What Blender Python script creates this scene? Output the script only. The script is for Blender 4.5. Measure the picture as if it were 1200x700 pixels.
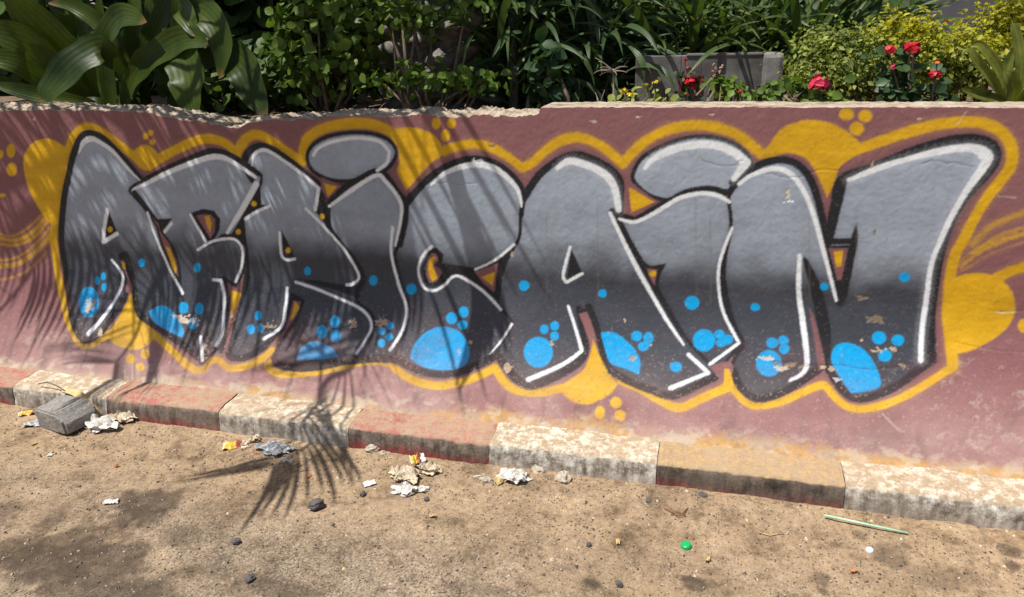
import bpy, math, random
import numpy as np
from mathutils import Vector, Matrix
random.seed(7); rng = np.random.default_rng(7)
R = math.radians
for o in list(bpy.data.objects): bpy.data.objects.remove(o)
scene = bpy.context.scene
COL = scene.collection

# ------------------------------------------------------------------ camera, sky, sun, exposure
F = 880.0                                   # focal length in pixels of the 1200 px wide photograph
YAW, PITCH, ROLL = 0.26908, 0.34695, -0.02689
CAM = np.array([0.0, -2.613, 1.5])
def _basis():
    fw = np.array([-math.sin(YAW)*math.cos(PITCH), math.cos(YAW)*math.cos(PITCH), -math.sin(PITCH)])
    r = np.array([math.cos(YAW), math.sin(YAW), 0.0]); u = np.cross(r, fw)
    c, s = math.cos(ROLL), math.sin(ROLL)
    return c*r + s*u, -s*r + c*u, fw
CR, CU, CF = _basis()
cam_data = bpy.data.cameras.new('camera'); cam = bpy.data.objects.new('camera', cam_data); COL.objects.link(cam)
cam.matrix_world = Matrix(((CR[0], CU[0], -CF[0], CAM[0]), (CR[1], CU[1], -CF[1], CAM[1]), (CR[2], CU[2], -CF[2], CAM[2]), (0, 0, 0, 1)))
cam_data.sensor_width = 36.0; cam_data.lens = 36.0*F/1200.0; cam_data.clip_end = 1000; cam_data.clip_start = 0.05
scene.camera = cam

SUN_TRAVEL = Vector((0.33, 0.27, -1.0)).normalized()      # high sun, a little in front of the wall, from the left
TOSUN = -SUN_TRAVEL
sun_el = math.asin(TOSUN.z); sun_az = math.atan2(TOSUN.x, TOSUN.y)
world = bpy.data.worlds.new('World'); scene.world = world; world.use_nodes = True
wn = world.node_tree; wn.nodes.clear()
sky = wn.nodes.new('ShaderNodeTexSky'); sky.sky_type = 'NISHITA'; sky.sun_disc = False
sky.sun_elevation = sun_el; sky.sun_rotation = sun_az; sky.dust_density = 2.0
bg = wn.nodes.new('ShaderNodeBackground'); bg.inputs['Strength'].default_value = 0.075
wo = wn.nodes.new('ShaderNodeOutputWorld')
wn.links.new(sky.outputs[0], bg.inputs[0]); wn.links.new(bg.outputs[0], wo.inputs[0])
sl = bpy.data.lights.new('sun', 'SUN'); sl.energy = 4.6; sl.angle = R(0.40); sl.color = (1.0, 0.965, 0.91)
sun = bpy.data.objects.new('sun', sl); COL.objects.link(sun)
sun.rotation_euler = SUN_TRAVEL.to_track_quat('-Z', 'Y').to_euler(); sun.location = (-4, -3, 9)
scene.view_settings.view_transform = 'Standard'; scene.view_settings.look = 'None'
scene.view_settings.exposure = 0.28; scene.view_settings.gamma = 1.0; scene.view_settings.use_curve_mapping = False

# ------------------------------------------------------------------ measuring helpers (photograph pixel -> place)
def ray(u, v): return CF + CR*(u-600)/F + CU*(350-v)/F
def on_y(u, v, Y):
    d = ray(u, v); t = (Y-CAM[1])/d[1]; return CAM + t*d
def on_z(u, v, Z=0.0):
    d = ray(u, v); t = (Z-CAM[2])/d[2]; return CAM + t*d

# ------------------------------------------------------------------ noise
def vnoise(x, y, seed=0):
    x = np.asarray(x, float); y = np.asarray(y, float)
    xi = np.floor(x).astype(np.int64); yi = np.floor(y).astype(np.int64)
    fx = x-xi; fy = y-yi; fx = fx*fx*(3-2*fx); fy = fy*fy*(3-2*fy)
    def h(a, b):
        n = (a*374761393 + b*668265263 + seed*982451653) & 0xffffffff
        n = ((n ^ (n >> 13))*1274126177) & 0xffffffff
        return ((n ^ (n >> 16)) & 0xffff)/65535.0
    return (h(xi, yi)*(1-fx)+h(xi+1, yi)*fx)*(1-fy) + (h(xi, yi+1)*(1-fx)+h(xi+1, yi+1)*fx)*fy
def fbm(x, y, seed=0, octv=4):
    a = 0.5; s = 0; tot = 0
    for i in range(octv):
        c_, s_ = math.cos(0.6+1.1*i), math.sin(0.6+1.1*i); xr = (x*c_-y*s_)*2**i; yr = (x*s_+y*c_)*2**i
        s = s + a*vnoise(xr+i*5.3, yr+i*2.9, seed+i*17); tot += a; a *= 0.5
    return s/tot
def sstep(a, b, x):
    t = np.clip((x-a)/(b-a), 0, 1); return t*t*(3-2*t)

# ------------------------------------------------------------------ materials
def new_mat(name):
    m = bpy.data.materials.new(name); m.use_nodes = True
    nt = m.node_tree; nt.nodes.clear()
    out = nt.nodes.new('ShaderNodeOutputMaterial'); b = nt.nodes.new('ShaderNodeBsdfPrincipled')
    nt.links.new(b.outputs[0], out.inputs[0])
    return m, nt, b, out
def N(nt, t, **kw):
    n = nt.nodes.new(t)
    for k, v in kw.items(): setattr(n, k, v)
    return n
def noise(nt, scale, detail=4, rough=0.55, coord=None):
    n = N(nt, 'ShaderNodeTexNoise'); n.inputs['Scale'].default_value = scale
    n.inputs['Detail'].default_value = detail; n.inputs['Roughness'].default_value = rough
    if coord is not None: nt.links.new(coord, n.inputs['Vector'])
    return n
def ramp(nt, src, stops):
    r = N(nt, 'ShaderNodeValToRGB'); nt.links.new(src, r.inputs[0])
    e = r.color_ramp.elements
    while len(e) < len(stops): e.new(0.5)
    for i, (p, c) in enumerate(stops):
        e[i].position = p; e[i].color = (*c, 1) if len(c) == 3 else c
    return r
def mix(nt, fac, a, b, mode='MIX'):
    m = N(nt, 'ShaderNodeMix', data_type='RGBA', blend_type=mode)
    for sock, val in ((m.inputs[0], fac), (m.inputs[6], a), (m.inputs[7], b)):
        if isinstance(val, (int, float)): sock.default_value = val
        elif isinstance(val, tuple): sock.default_value = (*val, 1)
        else: nt.links.new(val, sock)
    return m.outputs[2]
def bump(nt, b, h, strength=0.3, dist=0.002):
    n = N(nt, 'ShaderNodeBump'); n.inputs['Strength'].default_value = strength; n.inputs['Distance'].default_value = dist
    nt.links.new(h, n.inputs['Height']); nt.links.new(n.outputs[0], b.inputs['Normal']); return n
def pos(nt): return N(nt, 'ShaderNodeNewGeometry').outputs['Position']
def gcoord(nt): return N(nt, 'ShaderNodeTexCoord').outputs['Object']
def plain(name, col, rough=0.8, var=0.25, scale=30, bmp=0.2, metal=0.0, bdist=0.002):
    m, nt, b, out = new_mat(name); p = gcoord(nt)
    n = noise(nt, scale, 5, 0.6, p)
    r = ramp(nt, n.outputs[0], [(0.3, tuple(c*(1-var) for c in col)), (0.7, tuple(min(1, c*(1+var)) for c in col))])
    nt.links.new(r.outputs[0], b.inputs['Base Color']); b.inputs['Roughness'].default_value = rough
    b.inputs['Metallic'].default_value = metal
    if bmp: bump(nt, b, n.outputs[0], bmp, bdist)
    return m
def leaf_mat(name, dark, light, trans=0.35, rough=0.45, scale=9.0, ribs=0.0, tip=None):
    m, nt, b, out = new_mat(name)
    n = noise(nt, scale, 3, 0.6, pos(nt)); oi = N(nt, 'ShaderNodeObjectInfo')
    at = N(nt, 'ShaderNodeAttribute', attribute_name='tone')
    add = N(nt, 'ShaderNodeMath', operation='ADD'); nt.links.new(n.outputs[0], add.inputs[0]); nt.links.new(at.outputs['Fac'], add.inputs[1])
    ad2 = N(nt, 'ShaderNodeMath', operation='MULTIPLY_ADD'); nt.links.new(oi.outputs['Random'], ad2.inputs[0]); ad2.inputs[1].default_value = 0.25; nt.links.new(add.outputs[0], ad2.inputs[2])
    r = ramp(nt, ad2.outputs[0], [(0.25, dark), (0.95, light)])
    c = r.outputs[0]
    if ribs:
        ua = N(nt, 'ShaderNodeAttribute', attribute_name='across')
        sn = N(nt, 'ShaderNodeMath', operation='MULTIPLY'); nt.links.new(ua.outputs['Fac'], sn.inputs[0]); sn.inputs[1].default_value = ribs
        s2 = N(nt, 'ShaderNodeMath', operation='SINE'); nt.links.new(sn.outputs[0], s2.inputs[0])
        bump(nt, b, s2.outputs[0], 0.15, 0.002)
        r2 = ramp(nt, s2.outputs[0], [(0.0, (0.82, 0.82, 0.82)), (1.0, (1, 1, 1))])
        c = mix(nt, 1.0, c, r2.outputs[0], 'MULTIPLY')
    if tip:
        ta = N(nt, 'ShaderNodeAttribute', attribute_name='along')
        tr = ramp(nt, ta.outputs['Fac'], [(0.90, (0, 0, 0)), (1.0, (1, 1, 1))])
        c = mix(nt, tr.outputs[0], c, tip)
    nt.links.new(c, b.inputs['Base Color']); b.inputs['Roughness'].default_value = rough
    b.inputs['Specular IOR Level'].default_value = 0.25
    t = N(nt, 'ShaderNodeBsdfTranslucent'); tc = mix(nt, 1.0, c, (1.0, 1.15, 0.45), 'MULTIPLY'); nt.links.new(tc, t.inputs[0])
    ms = N(nt, 'ShaderNodeMixShader'); ms.inputs[0].default_value = trans
    nt.links.new(b.outputs[0], ms.inputs[1]); nt.links.new(t.outputs[0], ms.inputs[2]); nt.links.new(ms.outputs[0], out.inputs[0])
    return m

# ------------------------------------------------------------------ object helpers
def mesh_obj(name, V, Fc, mat, parent=None, smooth=True, attrs=None):
    me = bpy.data.meshes.new(name)
    V = np.asarray(V, np.float32)
    if isinstance(Fc, np.ndarray):
        k = Fc.shape[1]; n = len(Fc)
        me.vertices.add(len(V)); me.vertices.foreach_set('co', V.ravel())
        me.loops.add(n*k); me.loops.foreach_set('vertex_index', Fc.astype(np.int32).ravel())
        me.polygons.add(n); me.polygons.foreach_set('loop_start', np.arange(0, n*k, k, dtype=np.int32))
        me.update(calc_edges=True)
    else:
        me.from_pydata(V.tolist(), [], Fc); me.update()
    me.polygons.foreach_set('use_smooth', np.full(len(me.polygons), smooth))
    for an, arr in (attrs or {}).items():
        arr = np.asarray(arr, np.float32)
        if arr.ndim == 1:
            me.attributes.new(an, 'FLOAT', 'POINT').data.foreach_set('value', arr)
        else:
            me.attributes.new(an, 'FLOAT_COLOR', 'POINT').data.foreach_set('color', arr.ravel())
    if mat: me.materials.append(mat)
    o = bpy.data.objects.new(name, me); COL.objects.link(o)
    if parent: o.parent = parent
    return o
def thing(name, label, cat, loc=(0, 0, 0), group=None):
    o = bpy.data.objects.new(name, None); COL.objects.link(o); o.location = loc; o.empty_display_size = 0.1
    return tag(o, label, cat, group)
def tag(o, label, cat, group=None):
    o['label'] = label; o['category'] = cat
    if group: o['group'] = group
    return o
def struct(o, kind='structure'): o['kind'] = kind; return o
def grid_faces(nr, nc):
    i = np.arange(nr*nc).reshape(nr, nc)
    return np.stack([i[:-1, :-1], i[:-1, 1:], i[1:, 1:], i[1:, :-1]], -1).reshape(-1, 4)
def box(a, b):
    (x0, y0, z0), (x1, y1, z1) = a, b
    V = [(x0,y0,z0),(x1,y0,z0),(x1,y1,z0),(x0,y1,z0),(x0,y0,z1),(x1,y0,z1),(x1,y1,z1),(x0,y1,z1)]
    Fc = [(0,3,2,1),(4,5,6,7),(0,1,5,4),(1,2,6,5),(2,3,7,6),(3,0,4,7)]
    return V, Fc
class Acc:
    def __init__(s): s.V = []; s.F = []; s.T = []
    def add(s, V, Fc, tone=0.0):
        k = len(s.V); s.V += [tuple(v) for v in V]; s.F += [tuple(i+k for i in f) for f in Fc]; s.T += [tone]*len(V)
    def build(s, name, mat, parent=None, smooth=True):
        return mesh_obj(name, s.V, s.F, mat, parent, smooth, {'tone': np.array(s.T)})
def tube(acc, pts, rad, n=7, tone=0.0):
    pts = [Vector(p) for p in pts]; V = []; Fc = []
    rads = rad if isinstance(rad, (list, tuple)) else [rad]*len(pts)
    for i, p in enumerate(pts):
        t = (pts[min(i+1, len(pts)-1)] - pts[max(i-1, 0)]).normalized()
        a = t.orthogonal().normalized() if abs(t.z) > 0.95 else t.cross(Vector((0, 0, 1))).normalized(); b = t.cross(a)
        for k in range(n):
            an = 2*math.pi*k/n; V.append(p + (a*math.cos(an)+b*math.sin(an))*rads[i])
    for i in range(len(pts)-1):
        for k in range(n): Fc.append((i*n+k, i*n+(k+1) % n, (i+1)*n+(k+1) % n, (i+1)*n+k))
    Fc.append(tuple(range(n-1, -1, -1))); Fc.append(tuple((len(pts)-1)*n+k for k in range(n)))
    acc.add(V, Fc, tone)
def cat(pts, sub=6, closed=False):
    """Catmull-Rom through pts; sharp turns stay corners."""
    P = np.asarray(pts, float); n = len(P); out = []
    if n < 3: return P
    rngk = range(n if closed else n-1)
    def corner(i):
        if not closed and (i == 0 or i == n-1): return False
        a = P[i]-P[i-1]; b = P[(i+1) % n]-P[i]
        ca = np.dot(a, b)/(np.linalg.norm(a)*np.linalg.norm(b)+1e-12)
        return ca < 0.45
    for i in rngk:
        p1 = P[i]; p2 = P[(i+1) % n]
        p0 = P[i-1] if (closed or i > 0) else p1; p3 = P[(i+2) % n] if (closed or i < n-2) else p2
        if corner(i): p0 = p1
        if corner((i+1) % n): p3 = p2
        for k in range(sub):
            t = k/sub
            out.append(0.5*((2*p1)+(-p0+p2)*t+(2*p0-5*p1+4*p2-p3)*t*t+(-p0+3*p1-3*p2+p3)*t**3))
    if not closed: out.append(P[-1])
    return np.array(out)

# ================================================================== THE WALL
FLARE, FZ = 0.235, 0.60
def yprof(z): return -FLARE*np.clip((FZ-np.asarray(z, float))/0.5, 0, 1.3)**1.7
_zt = np.linspace(0.03, 1.40, 2000); _yt = yprof(_zt)
_st = np.concatenate([[0], np.cumsum(np.hypot(np.diff(_zt), np.diff(_yt)))])
def s_of_z(z): return np.interp(z, _zt, _st)
def z_of_s(s): return np.interp(s, _st, _zt)
def wall_pt(u, v):
    """pixel of the photograph -> (x along the wall, s up its face)"""
    d = ray(u, v); lo = 0.3/np.linalg.norm(d); hi = (0.3-CAM[1])/d[1]
    for _ in range(40):
        m = 0.5*(lo+hi); p = CAM+m*d
        if p[1] < yprof(p[2]): lo = m
        else: hi = m
    return np.array([p[0], s_of_z(p[2])])
def wall_scale(u, v):
    a = wall_pt(u-1, v); b = wall_pt(u+1, v); c = wall_pt(u, v-1); d = wall_pt(u, v+1)
    return math.sqrt(abs((b-a)[0]*(c-d)[1]))/2

# edge of the painted front face along the broken top, measured
EDGE = [(-60,129),(0,130),(60,129),(110,130),(150,130.5),(172,133),(190,137.5),(206,139.5),(226,141.5),(250,147),(270,150),(279,151.5),(287,147),
        (297,143),(307,143.5),(320,140),(340,141.5),(358,139),(373,142.5),(386,137),(420,135.5),(452,138),(470,136.5),(492,134),(512,136),(532,139),(560,135),
        (600,137),(622,135),(631,133.5),(633,126.5),(700,126),(900,126),(1200,126.5),(1300,127)]
ex = np.array([on_y(u, v, 0)[0] for u, v in EDGE]); ez = np.array([on_y(u, v, 0)[2] for u, v in EDGE])

X0, X1 = -3.62, 1.34
dens = [X0]
while dens[-1] < X1: dens.append(dens[-1] + 0.0046 - 0.0015*(dens[-1]-X0)/(X1-X0))
left = X0 - np.cumsum(np.geomspace(0.006, 0.06, 90))
right = dens[-1] + np.cumsum(np.geomspace(0.006, 0.06, 90))
xs = np.concatenate([left[::-1], dens, right])
s_ref = s_of_z(1.235); ns = int(s_ref/0.0037)
ss = np.linspace(0, s_ref, ns)
edge = np.interp(xs, ex, ez)
rag = (fbm(xs*55, xs*0+3.3, 5, 3)-0.5)
edge = edge + rag*np.where(xs < on_y(632, 130, 0)[0], 0.016, 0.006)
XX, SS = np.meshgrid(xs, ss)
ZZ = z_of_s(SS)
up = np.clip((ZZ-1.02)/(1.235-1.02), 0, 1)
ZZ = np.where(ZZ > 1.02, 1.02 + up*(edge[None, :]-1.02), ZZ)
SS = s_of_z(ZZ)

# ---- paint: layers laid over the wall in wall coordinates
MAUVE = np.array([0.252, 0.112, 0.116])
YEL = np.array([0.68, 0.385, 0.012]); BLK = np.array([0.018, 0.018, 0.022]); WHT = np.array([0.82, 0.85, 0.88]); BLU = np.array([0.0, 0.345, 0.72])
wob = (fbm(XX*9, SS*9, 11, 3)-0.5)
paint = np.empty(XX.shape+(3,)); paint[:] = MAUVE
paint *= (1+0.22*(fbm(XX*2.2, SS*2.2, 3, 4)-0.5)+0.10*(fbm(XX*40, SS*40, 4, 2)-0.5))[..., None]
gloss = np.full(XX.shape, 0.72)
lid = np.zeros(XX.shape, np.int8)
relief = np.zeros(XX.shape)
spk = fbm(XX*230, SS*230, 21, 2)-0.5
def to_wall(px): return np.array([wall_pt(u, v) for u, v in px])
def window(P, pad):
    c0 = np.searchsorted(xs, P[:, 0].min()-pad); c1 = np.searchsorted(xs, P[:, 0].max()+pad)
    r0 = np.searchsorted(ss, P[:, 1].min()-pad-0.06); r1 = np.searchsorted(ss, P[:, 1].max()+pad+0.09)
    return slice(max(r0, 0), min(r1, len(ss))), slice(max(c0, 0), min(c1, len(xs)))
def dist_line(P, W, widths=None, closed=False):
    X = XX[W]; S = SS[W]; D = np.full(X.shape, 9.0); n = len(P)
    for i in range(n if closed else n-1):
        a = P[i]; b = P[(i+1) % n]; ab = b-a; L = ab@ab+1e-12
        t = np.clip(((X-a[0])*ab[0]+(S-a[1])*ab[1])/L, 0, 1)
        d = np.hypot(X-a[0]-t*ab[0], S-a[1]-t*ab[1])
        if widths is not None: d = d - (widths[i]*(1-t)+widths[(i+1) % n]*t)
        np.minimum(D, d, out=D)
    return D
def inside(P, W):
    X = XX[W]; S = SS[W]; r = np.zeros(X.shape, bool); n = len(P)
    for i in range(n):
        a = P[i]; b = P[(i+1) % n]
        if a[1] == b[1]: continue
        c = (a[1] > S) != (b[1] > S)
        r ^= c & (X < (b[0]-a[0])*(S-a[1])/(b[1]-a[1])+a[0])
    return r
def lay(W, sd, col, soft=0.003, op=1.0, lidv=None, rough=None, patch=0.0):
    sd = sd + spk[W]*soft*1.2
    a = np.clip(0.5-sd/(2*soft), 0, 1)*op
    if patch: a = a*np.clip(1-patch*np.clip((fbm(XX[W]*90, SS[W]*90, 31, 4)-0.56)*7, 0, 1), 0, 1)
    c = col(W) if callable(col) else np.broadcast_to(col, a.shape+(3,))
    paint[W] = paint[W]*(1-a[..., None]) + c*a[..., None]
    if rough is not None: gloss[W] = gloss[W]*(1-a)+rough*a
    if lidv is not None:
        l = lid[W]; l[a > 0.5] = lidv; lid[W] = l
def poly(px, col, soft=0.003, smooth=True, grow=0.0, **kw):
    P = to_wall(px)
    if smooth: P = cat(P, 5, True)
    W = window(P, 0.02+grow)
    sd = dist_line(P, W, closed=True); sd = np.where(inside(P, W), -sd, sd)-grow
    lay(W, sd, col, soft, **kw)
def line(px, w, col, soft=0.003, closed=False, smooth=True, taper=None, **kw):
    P = to_wall(px); sc = np.mean([wall_scale(*px[0]), wall_scale(*px[-1]), wall_scale(*px[len(px)//2])])
    if smooth: P = cat(P, 5, closed)
    hw = np.full(len(P), w*sc*0.5)
    if taper:
        k = np.linspace(0, 1, len(P)); hw = hw*np.interp(k, np.linspace(0, 1, len(taper)), taper)
    if w > 2.5:
        sg = np.concatenate([[0], np.cumsum(np.linalg.norm(np.diff(P, axis=0), axis=1))]); hw = hw*(0.88+0.26*fbm(sg*14, sg*0+w, int(abs(px[0][0])), 3))
    W = window(P, hw.max()+0.04); D_ = dist_line(P, W, hw, closed)
    if w > 6: lay(W, D_-0.004, col, 0.015, op=0.22)
    lay(W, D_, col, soft, **kw)
def oval(u, v, ru, rv, col, soft=0.003, tilt=0, **kw):
    c, s = math.cos(tilt), math.sin(tilt); n = 14
    pts = [(u+ru*math.cos(a)*c-rv*math.sin(a)*s, v+ru*math.cos(a)*s+rv*math.sin(a)*c) for a in np.arange(n)*2*math.pi/n]
    poly(pts, col, soft, **kw)
def yel(W):
    f = 1+0.35*(fbm(XX[W]*18, SS[W]*18, 41, 4)-0.5)+0.22*(fbm(XX[W]*5, SS[W]*60, 42, 3)-0.5)
    return YEL*f[..., None]
Y9 = dict(lidv=9, rough=0.6)
# faint older scribbles in yellow
for px, w, op in (([(56,250),(38,272),(16,282),(-14,276)],4,.75),([(58,255),(40,278),(14,288),(-14,281)],3,.7),([(52,248),(34,266),(12,277),(-14,270)],2,.6),
                  ([(60,276),(36,300),(14,311),(-14,311)],5,.6),([(58,268),(34,293),(12,304),(-14,304)],2.5,.6),([(54,296),(34,316),(12,326),(-6,328)],2.5,.4),
                  ([(1140,286),(1164,264),(1204,248)],7,.45),([(1141,297),(1170,276),(1204,266)],4,.6),([(1146,297),(1172,281),(1204,274)],3,.55),([(1127,312),(1152,293),(1204,272)],5,.6),
                  ([(1126,306),(1150,288),(1190,272)],3,.4),([(1128,318),(1160,298),(1204,282)],2,.4)):
    line(px, w, yel, 0.006, op=op)
# the yellow outer outline and its bubbles
top_y = [(62,285),(65,250),(70,222),(75,200),(80,176),(87,160),(100,150),(115,153),(135,167),(155,182),(171,195),(185,187),(207,175),(230,165),(247,163),(265,169),(277,180),
         (286,165),(300,158),(317,165),(337,179),(354,189),(356,172),(362,161),(376,152),(400,146),(430,145),(455,153),(467,165)]
line(top_y, 10, yel, 0.004, **Y9)
line([(520,177),(535,172),(557,169),(577,174),(595,184),(612,197),(625,190),(640,176),(657,165),(675,161),(692,165),(710,175),(730,192),(742,178),(762,162),(787,151),(815,147),(842,150),(865,159),(882,172),(893,181)], 11, yel, 0.005, **Y9)
line([(1004,176),(1040,163),(1075,152),(1107,145),(1137,143),(1160,147),(1177,158),(1186,176),(1184,196),(1171,214),(1157,232),(1142,256),(1128,283),(1120,297),(1114,322),(1111,350),(1111,375),(1114,400),(1117,428)], 12.5, yel, 0.004, **Y9)
line([(1117,430),(1092,446),(1065,462),(1040,473),(1015,479),(996,478),(981,468),(968,453),(960,452),(940,460),(915,471),(890,476),(875,472),(861,458),(855,445)], 9, yel, 0.003, **Y9)
line([(858,452),(822,467),(797,478),(775,470),(750,456),(728,446)], 10, yel, 0.003, **Y9)
line([(657,455),(635,460),(610,459),(592,449),(580,431),(560,441),(535,449),(510,452),(485,446),(467,435),(455,425),(427,424),(390,432),(352,438),(327,438),(313,430),(317,412),(308,420),(285,430),(267,431),(257,423),(247,423),(236,434),(222,430),(205,415),(182,393)], 8.5, yel, 0.003, **Y9)
line([(62,280),(67,317),(75,355),(85,388),(97,403),(110,402),(127,392)], 9, yel, 0.003, **Y9)
for px in ([(78,174),(64,165),(50,163),(36,169),(28,182),(27,196),(32,220),(45,245),(58,262),(64,260),(66,230),(72,205)],
           [(154,180),(161,173),(170,170),(178,173),(186,184),(172,200),(165,194)],
           [(462,152),(480,149),(502,155),(513,164),(522,180),(508,189),(492,205),(482,217),(476,223),(470,212),(465,200),(468,190),(466,170)],
           [(892,181),(900,171),(915,152),(932,144),(950,141),(972,144),(992,154),(1008,168),(1010,178),(985,195),(978,215),(969,231),(962,215),(950,192),(936,182),(920,180),(900,186)],
           [(1116,327),(1130,322),(1145,320),(1160,322),(1174,328),(1187,345),(1189,368),(1178,387),(1157,402),(1135,412),(1116,415)],
           [(851,430),(857,448),(860,458),(846,458)],
           [(695,398),(701,415),(712,435),(724,450),(716,461),(705,468),(690,474),(676,473),(663,465),(655,453),(672,442),(686,430)],
           [(154,338),(158,352),(160,366),(178,382),(183,394),(174,404),(160,410),(145,408),(132,402),(124,393),(137,376),(148,355)]):
    poly(px, yel, 0.004, **Y9)
line([(1170,325),(1185,318),(1206,311)], 13, yel, 0.005, **Y9); oval(1200,382,7,8,yel)
for u, v, a, b in ((12,177,5,8),(13,199,6,8),(0,181,3,5),(2,229,4,2),(170,160,3.2,4),(176,156,3.4,3.4),(178,167,3.2,3.4),(511,145,5,7),(529,145,5,6),(522,159,5,7),
                   (992,134,8.5,7),(1014,136,8,7),(1004,151,8.5,8),(703,484,6,8),(722,472,7,7),(727,487,6.5,6.5),(153,421,6,6),(170,415,5,6),(164,430,5.5,5)):
    oval(u, v, a, b, yel, 0.004, lidv=9)
# ---- letters: silver fading to charcoal, black outlines
def grey(W):
    z = ZZ[W] + 0.05*wob[W]*2
    t = 0.84*sstep(0.61, 0.79, z)+0.16*sstep(0.75, 1.10, z)
    sil = np.array([0.355, 0.405, 0.475]); cha = np.array([0.056, 0.062, 0.078])
    f = 1+0.35*(fbm(XX[W]*6, SS[W]*14, 51, 4)-0.5)+0.16*(fbm(XX[W]*60, SS[W]*60, 52, 2)-0.5)
    c = (cha*(1-t[..., None])+sil*t[..., None])*f[..., None]
    d = sstep(0.42, 0.15, z)*0.22*fbm(XX[W]*12, SS[W]*12, 53, 3)
    return c*(1-d[..., None])+np.array([.28,.22,.17])*d[..., None]
A1 = [(104,157),(117,160),(128,169),(141,183),(155,199),(166,212),(157,222),(171,243),(180,256),(188,285),(200,319),(214,345),(226,375),(240,408),(237,423),(215,405),(195,390),(175,377),(162,365),(157,337),(151,309),(146,299),(140,302),(149,328),(145,350),(130,375),(112,395),(100,399),(92,392),(85,375),(80,342),(75,305),(72,272),(75,232),(80,207),(86,182),(94,163)]
FF = [(156,221),(187,203),(212,191),(237,181),(250,178),(265,181),(282,190),(304,206),(303,216),(292,237),(280,260),(270,277),(279,281),(287,292),(285,312),(277,334),(265,328),(266,340),(268,362),(265,392),(259,410),(251,409),(237,424),(226,390),(214,345),(212,320),(205,293),(195,277),(184,262),(171,243),(157,228)]
RR = [(287,194),(289,182),(298,174),(312,173),(330,183),(352,200),(375,220),(375,238),(369,248),(384,268),(396,283),(412,302),(424,322),(421,338),(419,352),(435,366),(439,384),(432,404),(425,420),(402,424),(370,430),(342,431),(324,425),(321,412),(332,392),(345,375),(355,356),(345,345),(340,344),(336,380),(325,393),(307,408),(287,419),(271,419),(267,410),(272,390),(282,360),(290,335),(291,305),(286,280),(286,258),(303,244),(301,228),(294,210)]
II = [(384,240),(400,223),(420,211),(441,201),(452,207),(465,225),(475,240),(474,260),(468,285),(463,305),(469,332),(479,360),(477,382),(468,400),(459,421),(427,421),(433,404),(440,384),(436,366),(420,352),(422,338),(425,322),(413,302),(397,283),(386,266)]
CC = [(475,240),(492,220),(510,204),(532,192),(555,187),(577,191),(597,204),(609,219),(613,234),(611,252),(606,280),(594,303),(586,330),(584,355),(600,378),(590,400),(583,415),(567,425),(542,435),(515,439),(485,432),(464,420),(470,400),(478,382),(480,360),(470,332),(464,305),(469,285),(474,260)]
A2 = [(615,233),(630,208),(650,191),(672,182),(695,187),(717,200),(727,215),(729,238),(722,248),(734,280),(752,310),(772,345),(800,395),(826,424),(841,440),(822,449),(795,462),(785,464),(760,455),(735,445),(711,430),(705,405),(699,383),(690,361),(678,363),(686,395),(687,413),(672,430),(645,445),(622,452),(605,445),(591,428),(584,415),(592,398),(602,378),(586,355),(588,330),(597,303),(610,280),(612,252)]
I2 = [(720,250),(745,256),(762,248),(785,235),(805,226),(830,222),(852,228),(858,240),(858,262),(853,290),(847,315),(847,340),(855,375),(869,402),(850,422),(840,440),(826,424),(801,396),(773,345),(753,310),(735,280)]
NN = [(856,226),(864,213),(880,200),(897,191),(917,188),(935,194),(950,212),(960,242),(968,280),(972,268),(978,240),(986,210),(1025,195),(1060,181),(1100,168),(1132,163),(1155,166),(1166,176),(1165,190),(1154,206),(1132,231),(1115,260),(1104,290),(1098,318),(1092,355),(1090,392),(1091,420),(1072,437),(1052,452),(1025,464),(1002,467),(987,457),(975,440),(966,422),(960,432),(932,451),(905,464),(884,466),(867,452),(859,432),(869,404),(856,375),(848,340),(848,315),(854,290),(859,262)]
D1 = [(362,187),(366,174),(384,163),(412,158),(438,160),(456,168),(462,180),(454,194),(436,204),(408,210),(385,208),(368,199)]
D2 = [(744,207),(752,190),(770,177),(795,167),(820,163),(845,166),(865,175),(877,189),(874,203),(862,213),(850,223),(830,220),(805,224),(785,232),(765,228),(751,218)]
for k, px, w in ((3,RR,8),(1,A1,8),(2,FF,7),(4,II,8),(5,CC,8),(7,I2,7),(6,A2,8),(8,NN,9)):
    line(px, w, BLK, 0.003, closed=True, lidv=k, rough=0.55)
    poly(px, grey, 0.003, lidv=k, rough=0.5)
for k, px, w in ((4,D1,9),(7,D2,10)):
    line(px, w, BLK, 0.003, closed=True, lidv=k, rough=0.55); poly(px, grey, 0.003, lidv=k, rough=0.5)
# the outer rims once more, in black
rim = dict(rough=0.55)
line([(166,212),(155,199),(141,183),(128,169),(117,160),(104,157),(94,163),(86,182),(80,207),(75,232),(72,272),(75,305),(80,342),(85,375),(92,392),(100,399),(112,395),(130,375),(145,350),(150,328),(142,301),(147,298),(151,309),(157,337),(162,365),(175,377),(195,390),(215,405),(237,424),(248,411),(258,411),(265,392),(268,362),(266,336)], 7, BLK, **rim)
line([(158,226),(171,243),(182,258)], 6, BLK, **rim)
line([(165,213),(187,203),(212,191),(237,181),(250,178),(265,181),(282,190),(302,204)], 6, BLK, **rim)
line([(295,211),(287,196),(289,182),(298,174),(312,173),(330,183),(352,200),(375,220),(375,240)], 8, BLK, **rim)
line([(266,400),(271,419),(287,419),(307,408),(325,394),(336,380)], 7, BLK, **rim); line([(350,352),(345,375),(332,392),(321,412),(325,426),(342,431),(370,430),(402,424),(427,421),(459,421),(485,433),(515,440),(542,435),(567,425),(583,415),(591,428),(605,445),(622,452),(645,445),(672,430),(688,412)], 9, BLK, **rim)
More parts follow.
